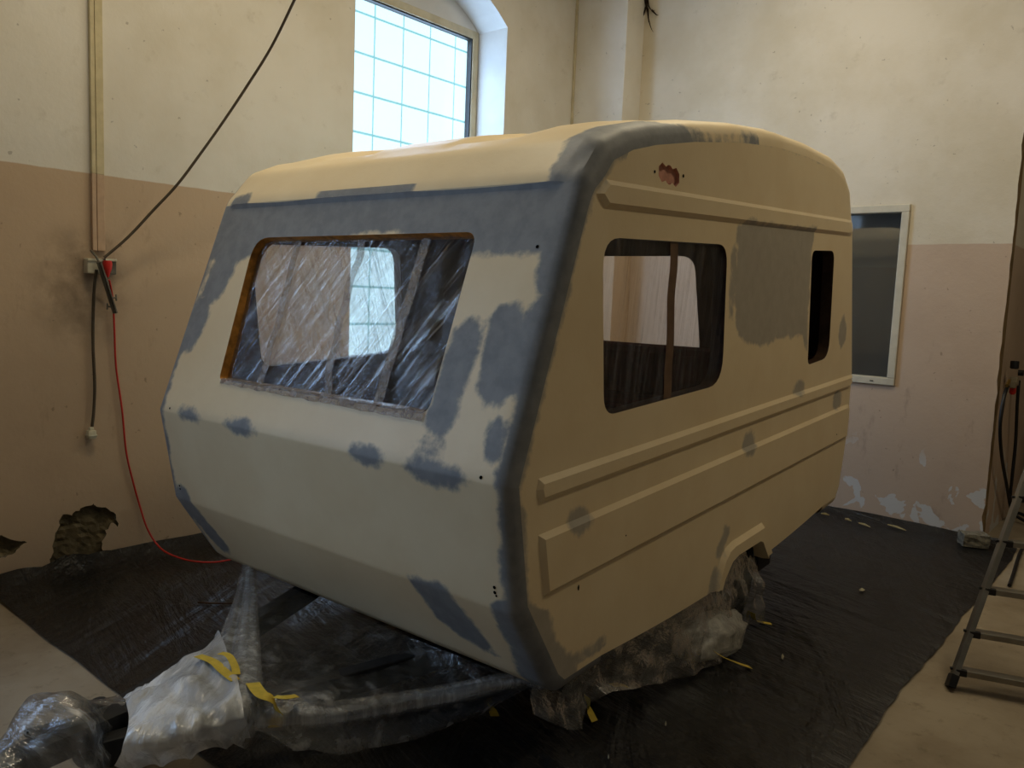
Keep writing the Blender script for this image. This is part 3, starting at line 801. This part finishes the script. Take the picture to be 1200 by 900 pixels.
# ------------------------------------------------------------------ photo direction helpers (distance always from the surface touched)
CAMR = camo.matrix_world.to_3x3(); CAMP = Vector((0, 0, H))
def pray(x, y): return CAMR @ Vector(((x - 600) / 940, -(y - 450) / 940, -1))
def onz(x, y, z=0.0): r = pray(x, y); return CAMP + r * ((z - H) / r.z)
def onx(x, y, X=XL): r = pray(x, y); return CAMP + r * (X / r.x)
def ony(x, y, Y=YB): r = pray(x, y); return CAMP + r * (Y / r.y)
CI = CM.transposed()
def oncw(x, y, w):
    """photo direction meets a height w of the caravan frame -> caravan coordinates"""
    r = CI @ pray(x, y); o = CI @ (CAMP - CO); return o + r * ((w - o.z) / r.z)
def c2w(v): return CM @ Vector(v) + CO

# ------------------------------------------------------------------ black sheet on the floor
def sheet_z(x, y):
    z = .006 + .006 * nz(x, y, 0, 1.7) + .005 * abs(nz(x * .6 + y * .9, y * .3, 3, 4.5)) + .004 * abs(nz(x * 2.2, y * .5 + x, 6, 3.2))
    return max(.003, z)
X0, X1, Y0, Y1 = XL + .015, -.76, 1.30, YB - .015
nx, ny = 95, 128; V = []; F = []
for i in range(nx + 1):
    for j in range(ny + 1):
        a = i / nx; b = j / ny; x = X0 + (X1 - X0) * a; y = Y0 + (Y1 - Y0) * b
        if i == nx: x += .03 * nz(y, 1, 0, 1.5)
        if i >= nx - 1: x += .008 * nz(y, 4, 0, 8)
        if j == 0: y += .02 * nz(x, 2, 0, 2)
        z = sheet_z(x, y)
        tl = max(0, 1 - (x - X0) / .16); tb = max(0, 1 - (Y1 - y) / .14)
        up = (.055 + .03 * nz(y, 0, 3, 2.2)) * tl ** 1.6 + (.045 + .02 * nz(x, 0, 7, 2.4)) * tb ** 1.6
        if x < -4.1 and y < 1.9: up += .05 * abs(nz(x * 2, y * 2, 5, 2.2)) * ss(-4.05, -4.3, x)
        V.append((x, y, z + up))
for i in range(nx):
    for j in range(ny):
        q = i * (ny + 1) + j; F.append([q, q + 1, q + ny + 2, q + ny + 1])
o = meshobj('floor_sheet', V, F, M_sheet, smooth=60)
setp(o, 'large black plastic sheet spread over the floor under the caravan', 'sheet')

# ------------------------------------------------------------------ clear plastic over the drawbar
def loft(rows, nu, nv, fold):
    """rows: list of polylines (same length) of Vectors -> grid of smooth surface; fold(s, t, p, n) displaces"""
    R = [smooth_path(r, nu) for r in rows]; n = len(R[0]); cols = []
    for k in range(n): cols.append(smooth_path([r[k] for r in R], nv))
    m = len(cols[0]); V = []; F = []
    for k in range(n):
        for j in range(m):
            a = cols[min(k + 1, n - 1)][j] - cols[max(k - 1, 0)][j]; b = cols[k][min(j + 1, m - 1)] - cols[k][max(j - 1, 0)]
            nr = a.cross(b); nr = nr.normalized() if nr.length > 1e-9 else Vector((0, 0, 1))
            V.append(fold(k / (n - 1), j / (m - 1), cols[k][j], nr))
    for k in range(n - 1):
        for j in range(m - 1): q = k * m + j; F.append([q, q + 1, q + m + 1, q + m])
    return V, F
def cw(x, y, w): return c2w(oncw(x, y, w))
A = [cw(284, 661, -.75), cw(292, 664, -.75), cw(306, 671, -.75), cw(345, 690, -.75), cw(425, 724, -.75), cw(520, 762, -.75), cw(600, 793, -.75), cw(640, 805, -.76)]
B = [cw(272, 705, -.75), cw(276, 725, -.74), cw(298, 740, -.74), cw(350, 755, -.76), cw(430, 778, -.79), cw(525, 792, -.80), cw(600, 797, -.79), cw(642, 806, -.77)]
C = [cw(256, 744, -.75), cw(262, 790, -.735), cw(291, 812, -.735), cw(350, 812, -.74), cw(430, 818, -.78), cw(525, 810, -.82), cw(602, 802, -.82), cw(644, 807, -.78)]
D = [cw(250, 752, -.80), cw(250, 835, -.78), cw(287, 842, -.80), cw(350, 843, -.82), cw(435, 845, -.87), cw(528, 830, -.87), cw(606, 808, -.86), cw(648, 809, -.80)]
E_ = [cw(246, 757, -.86), cw(240, 858, -.87), cw(284, 862, -.90), onz(362, 880, .03), onz(450, 876, .02), onz(540, 846, .02), onz(612, 814, .03), cw(652, 811, -.83)]
def fold_d(s, t, p, n):
    a = nz(s * 13, t * .8, 3) * .020 + nz(s * 36, t * 1.2, 8) * .006 + nz(p.x * 5, p.y * 5, p.z * 5) * .006
    return p + n * a * ss(0, .10, t)
HZ = []
def fold_h(s, t, p, n):
    q = fold_d(s, t, p, n)
    left = ss(.30, .16, s); ridge_ = math.exp(-((t - .58) / .10) ** 2) * ss(.30, .42, s); hem = ss(.72, .95, t) * ss(.2, .35, s)
    HZ.append(.55 * left * ss(.0, .2, t + .1) + .45 * ridge_ * (.6 + .8 * nz(s * 9, t * 3, 2)) + .45 * hem); return q
o = meshobj('plastic_drape', *loft([A, B, C, D, E_], 14, 12, fold_h), M_drape, smooth=80)
def add_haze(o, vals):
    at = o.data.attributes.new('haze', 'FLOAT', 'POINT'); at.data.foreach_set('value', [max(0.0, v) for v in vals])
add_haze(o, HZ)
setp(o, 'clear plastic drape hanging from the caravan front edge over the drawbar', 'plastic')
# gathered bright fold hanging at its left end, and the ridge pulled tight towards the near corner
RH = []
def ribbon(pts, width, fold=.02, n=10, across=11):
    P = smooth_path(pts, n); V = []; F = []; RH.clear()
    for i, p in enumerate(P):
        d = (P[min(i + 1, len(P) - 1)] - P[max(i - 1, 0)]).normalized(); v = (CAMP - p).normalized(); s = d.cross(v).normalized()
        t = i / (len(P) - 1); wd = width(t)
        for k in range(across):
            a = k / (across - 1) - .5; RH.append(.85 * max(0, math.cos(a * math.pi)) ** .8 * (.8 + .5 * nz(a * 9, t * 1.5, 6)))
            V.append(p + s * (a * wd + .006 * nz(t * 5, a, 4)) + v * (fold * math.cos(a * math.pi) + .008 * nz(a * 7, t * 1.2, 3)))
    for i in range(len(P) - 1):
        for k in range(across - 1): q = i * across + k; F.append([q, q + 1, q + across + 1, q + across])
    return V, F
M_gather = film('gathered_film', .03, .12, (9, 9, .5), (0, 0, 0), 4, gloss=.05, rough=.25, bumps=.5, fine=.03)
meshobj('gathered_fold', *ribbon([cw(292, 661, -.74), cw(293, 700, -.74), cw(291, 750, -.73), cw(287, 800, -.72), cw(281, 838, -.76), cw(266, 868, -.85)], lambda t: .04 + .11 * t), M_gather, o, smooth=80); add_haze(bpy.data.objects['gathered_fold'], RH)
meshobj('gathered_fold', *ribbon([cw(300, 838, -.78), cw(360, 838, -.79), cw(440, 829, -.82), cw(530, 813, -.82), cw(610, 797, -.79), cw(638, 800, -.765)], lambda t: .09 - .04 * t), M_gather, o, smooth=80); add_haze(bpy.data.objects['gathered_fold.001'], RH)
# white wrap round the front of the drawbar
A = [cw(258, 742, -.76), cw(230, 763, -.76), cw(200, 783, -.76), cw(172, 801, -.76), cw(147, 820, -.76)]
Z0 = [cw(262, 750, -.86), cw(232, 772, -.86), cw(200, 793, -.86), cw(170, 812, -.86), cw(143, 832, -.86)]
B = [cw(272, 780, -.715), cw(246, 797, -.71), cw(214, 812, -.705), cw(184, 826, -.71), cw(150, 843, -.72)]
C = [cw(288, 838, -.735), cw(258, 848, -.73), cw(226, 857, -.73), cw(190, 868, -.735), cw(146, 872, -.74)]
D = [cw(292, 862, -.86), cw(262, 874, -.86), cw(228, 885, -.86), cw(188, 897, -.86), cw(134, 893, -.84)]
HW_ = []
def fold_w(s, t, p, n):
    HW_.append(.55 * ss(.25, .7, s) + .12); rr_ = (1 - abs(nz(p.x * 9 + p.y * 5, p.y * 6, p.z * 6))) ** 3 * .022 - .01
    a = rr_ + nz(s * 5 + t * 6, t * 3, 1) * .022 + nz(p.x * 14, p.y * 14, p.z * 14) * .010
    return p + n * a
o = meshobj('plastic_wrap', *loft([Z0, A, B, C, D], 14, 12, fold_w), M_wrap, smooth=80); add_haze(o, HW_)
setp(o, 'crumpled white plastic wrapped round the drawbar behind the coupling', 'plastic')
# blue-grey wrap round the coupling
cc = c2w((-1.02, -.93, -.80)); V = []; F = []; nu, nv = 40, 22
ax = (CM @ Vector((0.15, -1, .02))).normalized(); upv = Vector((0, 0, 1)); sx = ax.cross(upv).normalized()
for i in range(nu + 1):
    t = i / nu
    for k in range(nv):
        an = math.pi * (-.12 + 1.24 * k / (nv - 1))
        r = .075 + .105 * math.exp(-((t - .36) / .17) ** 2) - .02 * (t > .8) * (t - .8) * 5
        r *= 1 + .05 * math.sin(k * 1.7 + t * 4) + .10 * nz(math.cos(an) * 2, t * 5, math.sin(an) * 2)
        p = cc + ax * (-.26 + .62 * t) + sx * math.cos(an) * r + upv * (math.sin(an) * r * 1.05 - .02)
        p += sx * .006 * nz(k * .9, t * 30, 1); p.z = max(p.z, .012)
        V.append(p)
for i in range(nu):
    for k in range(nv - 1): q = i * nv + k; F.append([q, q + 1, q + nv + 1, q + nv])
o = meshobj('coupling_wrap', V, F, M_hitch, smooth=80)
setp(o, 'clear plastic bag wrapped round the towing coupling', 'plastic')
# ------------------------------------------------------------------ skirt along the near side and bunched wrap at the wheel
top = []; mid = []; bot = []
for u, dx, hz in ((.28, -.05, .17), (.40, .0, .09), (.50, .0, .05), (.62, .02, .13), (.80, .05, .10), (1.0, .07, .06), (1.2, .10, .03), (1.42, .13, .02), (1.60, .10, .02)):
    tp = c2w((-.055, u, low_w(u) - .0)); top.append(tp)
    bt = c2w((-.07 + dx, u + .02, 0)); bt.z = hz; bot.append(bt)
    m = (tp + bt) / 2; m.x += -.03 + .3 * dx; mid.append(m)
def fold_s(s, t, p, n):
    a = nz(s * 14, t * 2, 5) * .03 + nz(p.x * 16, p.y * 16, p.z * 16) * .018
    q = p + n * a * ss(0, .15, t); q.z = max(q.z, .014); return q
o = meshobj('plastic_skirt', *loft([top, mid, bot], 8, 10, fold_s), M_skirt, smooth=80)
setp(o, 'murky plastic skirt, its colour dimmed for shade, hanging below the long side of the caravan', 'plastic')
def lump(name, c, r, seed, mat, flat=.02):
    bm = bmesh.new(); bmesh.ops.create_icosphere(bm, subdivisions=4, radius=1)
    for v in bm.verts:
        d = v.co.normalized(); k = 1 + .28 * nz(d.x * 1.6, d.y * 1.6, d.z * 1.6 + seed) + .14 * abs(nz(d.x * 5, d.y * 5, d.z * 5 + seed)) + .05 * nz(d.x * 14, d.y * 14, d.z * 14)
        v.co = Vector((d.x * r[0], d.y * r[1], d.z * r[2])) * k + Vector(c); v.co.z = max(v.co.z, flat)
    me = bpy.data.meshes.new(name); bm.to_mesh(me); bm.free(); me.shade_smooth(); return link(name, me, mat)
p = onz(838, 768, 0)
o = lump('bubble_wrap', (p.x - .03, p.y + .0, .085), (.12, .21, .10), 3, M_bubble)
setp(o, 'bunched bubble wrap lying on the black sheet in front of the wheel', 'wrap')
# wrap over the lower part of the wheel
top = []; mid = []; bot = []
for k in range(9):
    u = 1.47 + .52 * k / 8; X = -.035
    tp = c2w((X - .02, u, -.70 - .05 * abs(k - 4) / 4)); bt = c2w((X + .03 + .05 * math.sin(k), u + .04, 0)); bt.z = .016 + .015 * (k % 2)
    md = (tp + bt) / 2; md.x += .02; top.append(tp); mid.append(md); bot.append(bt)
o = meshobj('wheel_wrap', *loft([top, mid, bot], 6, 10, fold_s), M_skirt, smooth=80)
setp(o, 'greyish plastic film wrapped round the near wheel', 'plastic')

# ------------------------------------------------------------------ masking tape pieces
def tape(pts, width, label, group=None, name='masking_tape'):
    P = [Vector(p) for p in smooth_path(pts, 5)]; V = []; F = []; n = len(P)
    for i, p in enumerate(P):
        d = (P[min(i + 1, n - 1)] - P[max(i - 1, 0)]).normalized(); s = d.cross(Vector((.1, .1, 1))).normalized(); s = (s + Vector((0, 0, .25 * nz(i, 0, 2)))).normalized()
        for a, b in ((-1, 0), (1, 0), (1, -1), (-1, -1)): V.append(p + s * a * width / 2 + Vector((0, 0, .0012 * b)))
    for i in range(n - 1):
        for k in range(4): F.append([4 * i + k, 4 * i + (k + 1) % 4, 4 * i + 4 + (k + 1) % 4, 4 * i + 4 + k])
    F += [[3, 2, 1, 0], [4 * n - 4 + k for k in range(4)]]
    o = meshobj(name, V, F, M_masking, smooth=40); return setp(o, label, 'tape', group)
tape([onz(838, 764, .12), onz(848, 770, .09), onz(862, 776, .045), onz(880, 782, .012)], .028, 'strip of yellow tape trailing from the bubble wrap onto the black sheet')
tape([onz(882, 718, .09), onz(884, 726, .045), onz(893, 729, .02), onz(904, 731, .013)], .026, 'yellow tape stuck to the film below the wheel')
tape([onz(688, 816, .10), onz(690, 830, .05), onz(697, 845, .014)], .035, 'yellow tape holding the skirt end beside the front corner')
tape([onz(717, 803, .05), onz(726, 802, .035), onz(735, 804, .014)], .03, 'short yellow tape tab under the skirt hem')
tape([onz(572, 826, .04), onz(577, 832, .02), onz(580, 839, .013)], .035, 'small yellow tape tab at the drape hem')
tape([cw(296, 800, -.712), cw(306, 813, -.705), cw(320, 820, -.72), cw(326, 838, -.78), cw(322, 852, -.84)], .045, 'wide yellow masking tape folded over the near drawbar arm')
tape([cw(322, 816, -.715), cw(334, 817, -.71), cw(348, 815, -.725)], .022, 'narrow yellow tape tail beside the folded tape on the drawbar')
tape([cw(232, 768, -.70), cw(250, 775, -.695), cw(262, 786, -.695), cw(276, 797, -.70)], .035, 'yellow tape showing through the wrap across the drawbar')
tape([cw(258, 765, -.695), cw(268, 768, -.692), cw(275, 780, -.695), cw(277, 790, -.70)], .026, 'curled yellow tape beside the gathered plastic fold')

# ------------------------------------------------------------------ left wall services
o = empty('conduit', (XL, 1.885, 1.72)); setp(o, 'vertical cable trunking on the left wall, cream above and tan below', 'conduit')
M_cond_t = plain('tan_painted_conduit', (190, 162, 136), .6, .3, var=.06)
for nm, za, zb, mt in (('upper_length', 2.14, ZC, M_cond), ('lower_length', 1.735, 2.14, M_cond_t)):
    meshobj(nm, *join(box((.014, -.017, (za + zb) / 2 - 1.72), (.026, .022, zb - za), .003), box((.010, .020, (za + zb) / 2 - 1.72), (.018, .040, zb - za), .003)), mt, o)
sk = empty('socket_box', (XL, 1.855, 1.652)); setp(sk, 'cream surface socket box below the cable trunking', 'socket')
meshobj('box_body', *box((.028, 0, 0), (.055, .078, .080), .006), M_white_pl, sk)
meshobj('cover_lip', *box((.058, 0, .032), (.008, .082, .014), .003), M_white_pl, sk)
s2 = empty('socket_box', (XL, 1.945, 1.655)); setp(s2, 'small socket outlet holding the red plug', 'socket')
meshobj('box_body', *box((.020, 0, 0), (.038, .058, .085), .005), M_bracket, s2)
meshobj('cover_lip', *box((.041, .0, .034), (.008, .060, .014), .003), M_white_pl, s2)
br = empty('metal_bracket', onx(116, 307, XL + .085)); setp(br, 'grey metal bracket bar hanging slanted in front of the sockets', 'bracket')
a = Vector((0, 0, 0)); b = onx(135, 367, XL + .085) - Vector(br.location)
meshobj('bar', *join(beam(a, b, .022, .018, .002, (1, 0, 0)), beam(a + Vector((.010, .0, 0)), b + Vector((.010, 0, 0)), .005, .030, .001, (1, 0, 0))), M_bracket, br)
for t, s in ((.70, 1), (.88, -1)):
    q = a.lerp(b, t); meshobj('wing_bolt', *join(tube([q, q + Vector((0, s * .032, .004))], .005, 6), tube([q + Vector((0, s * .032, -.014)), q + Vector((0, s * .03, .02))], .005, 6)), M_bracket, br)
meshobj('hook', *tube(smooth_path([(0, 0, 0), (-.01, -.012, .03), (-.03, -.02, .05), (-.05, -.02, .06)], 5), .006, 6), M_bracket, br)
# sagging cable from above to the sockets
pts = [onx(400, -140, -3.2), onx(372, -60, -3.5), onx(345, 0, -3.75), onx(318, 55, -3.95), onx(290, 100, -4.1), onx(262, 142, -4.2), onx(235, 180, -4.28), onx(208, 216, -4.34), onx(180, 246, -4.40), onx(150, 278, -4.44), onx(122, 302, -4.475)]
o = meshobj('overhead_cable', *tube(smooth_path(pts, 6), .0075, 8), M_cable_g, smooth=60)
setp(o, 'dark cable sagging from above down to the wall sockets', 'cable')
lead = empty('hanging_lead', (XL, 1.85, .72)); setp(lead, 'grey lead with a white connector hanging down the left wall', 'cable')
def loc(pts, o): return [Vector(p) - Vector(o.location) for p in pts]
pl = [onx(113, 316, XL + .06), onx(110, 345, XL + .03), onx(109, 400, XL + .022), onx(111, 450, XL + .022), onx(110, 480, XL + .022), onx(108, 500, XL + .025)]
meshobj('cord', *tube(smooth_path(loc(pl, lead), 6), .008, 8), M_cable_g, lead, smooth=60)
q = loc([onx(107, 509, XL + .026)], lead)[0]
meshobj('connector', *join(box(q, (.04, .042, .048), .008), box(q + Vector((0, 0, .03)), (.026, .022, .02), .005), box(q + Vector((.002, 0, -.004)), (.044, .046, .008), .002)), M_white_pl, lead, smooth=40)
ext = empty('extension_cord', (XL, 1.95, 1.62)); setp(ext, 'red extension cord plugged in at the wall and trailing under the caravan', 'cord')
q = loc([onx(126, 312, XL + .07)], ext)[0]
pv, pf = lathe([(.001, .03), (.021, .03), (.024, .012), (.022, -.012), (.012, -.04), (.007, -.058), (.001, -.058)], 'z', 14)
meshobj('plug', [v + q for v in pv], pf, M_red, ext, smooth=40)
pts = [onx(128, 328, XL + .065), onx(132, 350, XL + .03), onx(134, 385, XL + .02), onx(136, 430, XL + .018), onx(143, 480, XL + .018), onx(148, 530, XL + .018), onx(156, 565, XL + .018), onx(163, 590, XL + .02), onx(172, 618, XL + .05)]
pts += [onz(184, 638, .075), onz(198, 649, .045), onz(222, 657, .03), onz(248, 659, .025), onz(270, 656, .02), onz(288, 651, .02), onz(320, 640, .02)]
meshobj('cord', *tube(smooth_path(loc(pts, ext), 6), .0052, 8), M_red, ext, smooth=60)

# ------------------------------------------------------------------ dried root in the corner
rt = empty('dried_root', (-3.97, YB, 4.2)); setp(rt, 'dark dried creeper roots hanging beside the corner pillar', 'root')
for k, pl in enumerate([[(757, -12), (757, 2), (759, 14), (760, 26)], [(758, -12), (760, 6), (764, 12), (768, 12)], [(759, 10), (760, 22), (763, 33), (766, 38)], [(757, 8), (754, 18), (752, 24)], [(764, 12), (769, 17), (772, 18)]]):
    P = [ony(x, y, YB - .02) - Vector(rt.location) for x, y in pl]
    meshobj('root', *tube(smooth_path(P, 5), (lambda t, k=k: (.018 if k == 0 else .009) * (1.05 - t)), 6), M_root, rt)

# ------------------------------------------------------------------ ladder
yaw = math.radians(18); lean = math.radians(24); foot = onz(1112, 808)
e = Vector((math.cos(yaw), math.sin(yaw), 0)); nn = Vector((-math.sin(yaw), math.cos(yaw), 0))
def cproj(P):
    q = CAMR.transposed() @ (P - CAMP); return 600 + q.x / -q.z * 940, 450 - q.y / -q.z * 940
best = None
for k in range(-10, 60):
    tl = k * .01; d = nn * math.sin(lean) + e * tl + Vector((0, 0, math.cos(lean))); x, y = cproj(foot + d * .85)
    er = abs((x - 1112) * -243 - (y - 808) * 88) / 258
    if best is None or er < best[0]: best = (er, tl)
tl = best[1]
lad = empty('ladder', foot); setp(lad, 'aluminium ladder standing on the concrete beside the black sheet', 'ladder')
LW = .66; d1 = nn * math.sin(lean) + e * tl + Vector((0, 0, math.cos(lean))); d2 = nn * math.sin(lean) - e * tl * .4 + Vector((0, 0, math.cos(lean)))
d1 = d1; LL = 1.35
upd = Vector(e)
for b0, dd in ((Vector((0, 0, 0)), d1), (e * LW, d2)):
    r0 = b0 + dd * .03
    st = meshobj('stile', *beam(r0, b0 + dd * LL, .022, .060, .003, nn.cross(dd).cross(dd)), M_alu, lad)
    meshobj('foot_cap', *beam(b0 + dd * .012, b0 + dd * .065, .030, .068, .004, nn.cross(dd).cross(dd)), M_plastic_k, st)
for t in (.085, .25, .44, .655, .86, 1.07, 1.27):
    a = d1 * t + e * .008; b = e * LW + d2 * (t * d1.z / d2.z); b.z = a.z
    rg = meshobj('rung', *join(beam(a, b, .055, .024, .003, (0, 0, 1))), M_alu, lad)
    meshobj('rivet_bracket', *join(beam(a - e * .012 - nn * .02, a + e * .03 - nn * .02, .02, .028, .003), beam(a - e * .03 + nn * .01, a - e * .01 + nn * .01, .016, .010, .002)), M_plastic_k, rg)

# ------------------------------------------------------------------ stone block, regulator, clutter at the passage
p = (onz(1123, 640) + onz(1153, 646)) / 2
bm = bmesh.new(); bmesh.ops.create_cube(bm, size=1); bmesh.ops.subdivide_edges(bm, edges=bm.edges[:], cuts=4, use_grid_fill=True)
for v in bm.verts:
    c = v.co; r = 1 - .10 * (c.x ** 2 + c.y ** 2 + c.z ** 2 - .25)
    v.co = Vector((c.x * .17 * r, c.y * .13 * r, c.z * .088 * r)) + Vector((nz(c.x * 3, c.y * 3, c.z * 3), nz(c.y * 3 + 5, c.x * 3, c.z * 3), nz(c.z * 3, c.x * 3 + 7, c.y * 3))) * .008
me = bpy.data.meshes.new('stone_block'); bm.to_mesh(me); bm.free()
o = link('stone_block', me, M_stone); o.location = (p.x, p.y + .06, .055); o.rotation_euler = (0, 0, .5)
setp(o, 'rough grey stone block weighing down the sheet by the wall end', 'stone')
rg = empty('air_regulator', (XJ, 6.95, 1.1)); setp(rg, 'compressed air regulator with black knob hung on the passage wall', 'regulator')
def R_(x, y, X=XJ + .06): return onx(x, y, X) - Vector(rg.location)
q = R_(1189, 442)
meshobj('regulator_body', *join(box(q + Vector((0, 0, -.03)), (.05, .07, .06), .008), box(q + Vector((0, -.04, -.05)), (.04, .04, .05), .006)), plain('regulator_metal', (170, 160, 136), .4, .5, metal=.5), rg)
pv, pf = lathe([(.001, .03), (.026, .03), (.028, .024), (.028, -.02), (.02, -.026), (.001, -.026)], 'z', 16)
meshobj('adjust_knob', [v + R_(1189, 428) for v in pv], pf, M_plastic_k, rg, smooth=40)
meshobj('filter_bowl', [v * 1.0 + R_(1187, 455) for v in lathe([(.001, .03), (.02, .03), (.022, -.03), (.012, -.045), (.001, -.045)], 'z', 14)[0]], lathe([(.001, .03), (.02, .03), (.022, -.03), (.012, -.045), (.001, -.045)], 'z', 14)[1], M_red, rg, smooth=40)
meshobj('gauge', [v + R_(1196, 437) for v in lathe([(.001, .02), (.022, .02), (.022, -.015), (.001, -.015)], 'x', 14)[0]], lathe([(.001, .02), (.022, .02), (.022, -.015), (.001, -.015)], 'x', 14)[1], M_plastic_k, rg, smooth=40)
meshobj('brass_fitting', *tube([R_(1183, 446), R_(1180, 452)], .012, 8), M_brass, rg)
for lab, pl in (('dark air hose bowing down from the regulator side', [(1181, 452), (1176, 468), (1172, 500), (1174, 535), (1180, 570), (1186, 600)]), ('dark air hose hanging straight below the regulator gauge', [(1194, 446), (1192, 475), (1190, 520), (1186, 560), (1184, 590)])):
    P = [onx(x, y, XJ + .05) for x, y in pl]; P.append(Vector((XJ + .10, P[-1].y + .05, .05))); P.append(Vector((XJ + .25, P[-1].y - .1, .016)))
    o = meshobj('air_hose', *tube(smooth_path(P, 6), .012, 8), M_plastic_k, smooth=60); setp(o, lab, 'hose')
P = [onz(1200, 705, .014), onz(1192, 702, .014), onz(1186, 697, .014)]; P = [onz(1215, 700, .014)] + P
o = meshobj('floor_hose', *tube(smooth_path([onz(1183, 686, .014), onz(1188, 672, .014), onz(1194, 652, .014), onz(1200, 640, .014), onz(1215, 625, .014)], 6), .011, 8), M_plastic_k, smooth=60); setp(o, 'short dark hose lying on the concrete behind the ladder', 'hose')
bx = empty('storage_box', (XJ + .42, 8.2, 0)); setp(bx, 'brown board box standing in the passage behind the wall end', 'box')
meshobj('body', *box((0, 0, .3), (.6, .5, .6), .01), M_crate, bx); meshobj('lid', *box((0, 0, .61), (.63, .53, .03), .005), M_crate, bx)
p = onx(1198, 490, XJ + .2)
can = empty('blue_canister', (XJ + .40, 8.15, .627)); setp(can, 'blue plastic canister on the board box in the passage', 'canister')
pv, pf = lathe([(.001, 0), (.13, 0), (.14, .02), (.14, .24), (.12, .28), (.05, .30), (.05, .33), (.001, .33)], 'z', 20)
meshobj('body', pv, pf, M_blue, can, smooth=40)
meshobj('cap', *[x for x in lathe([(.001, .36), (.055, .36), (.055, .325), (.001, .325)], 'z', 16)], M_plastic_k, can, smooth=40)

# ------------------------------------------------------------------ scraps on the sheet
def scrap(name, pts, mat, label, cat, group=None):
    n = len(pts); c = sum((Vector(p) for p in pts), Vector()) / n
    V = [Vector(p) for p in pts] + [c + Vector((0, 0, .012))] + [Vector(p) - Vector((0, 0, .003)) for p in pts]
    F = [[i, (i + 1) % n, n] for i in range(n)] + [[i, (i + 1) % n, n + 1 + (i + 1) % n, n + 1 + i] for i in range(n)] + [list(range(n + 1, 2 * n + 1))]
    o = meshobj(name, V, F, mat); return setp(o, label, cat, group)
M_paper = plain('paper_scrap', (214, 206, 176), .8, .2)
for k, (x, y, r) in enumerate([(917, 769, 2.6), (1010, 691, 3.0), (780, 848, 1.6), (713, 887, 1.4)]):
    pts = [onz(x + r * math.cos(a) * (1.2 if k == 1 else .7), y + r * math.sin(a) * (.5 if k == 1 else 1.2), .018) for a in (0, 1.2, 2.4, 3.5, 4.8)]
    scrap('paper_scrap', pts, M_paper, 'tiny pale scrap lying on the black sheet', 'scrap', 'pale scraps on the black sheet')
for x0, y0, x1, y1 in ((990, 607, 998, 610), (1006, 612, 1020, 617), (962, 601, 972, 603), (1040, 614, 1062, 621)):
    scrap('tape_scrap', [onz(x0, y0, .03), onz(x1, y1, .02), onz(x1, y1 + .7, .02), onz(x0, y0 + .9, .03)], plain('dull_tape', (150, 138, 100), .7, .2), 'thin scrap of tape on the sheet near the back wall', 'scrap', 'tape scraps along the back wall')
o = meshobj('wood_splinter', *tube([onz(232, 706, .02), onz(250, 707, .02), onz(275, 707, .02)], .004, 6), M_crate); setp(o, 'long thin splinter lying on the sheet behind the drape', 'splinter')

# ------------------------------------------------------------------ ceiling lamps
for k, (x, y, z) in enumerate(LAMPS):
    lm = empty('ceiling_lamp', (x, y, ZC)); setp(lm, 'twin tube ceiling lamp ' + ['above the front of the caravan by the left wall', 'above the caravan rear', 'beside the long cream side of the caravan'][k], 'lamp', 'ceiling lamps of the hall')
    dz = z - ZC + .05
    meshobj('housing', *box((0, 0, dz), (.26, 1.6, .06), .01), M_frame_w, lm)
    for s in (-1, 1):
        meshobj('tube', *tube([(s * .07, -.74, dz - .05), (s * .07, .74, dz - .05)], .015, 10), M_tube, lm, smooth=60)
        meshobj('hanger', *tube([(0, s * .6, dz + .03), (0, s * .6, 0)], .006, 6), M_bracket, lm)
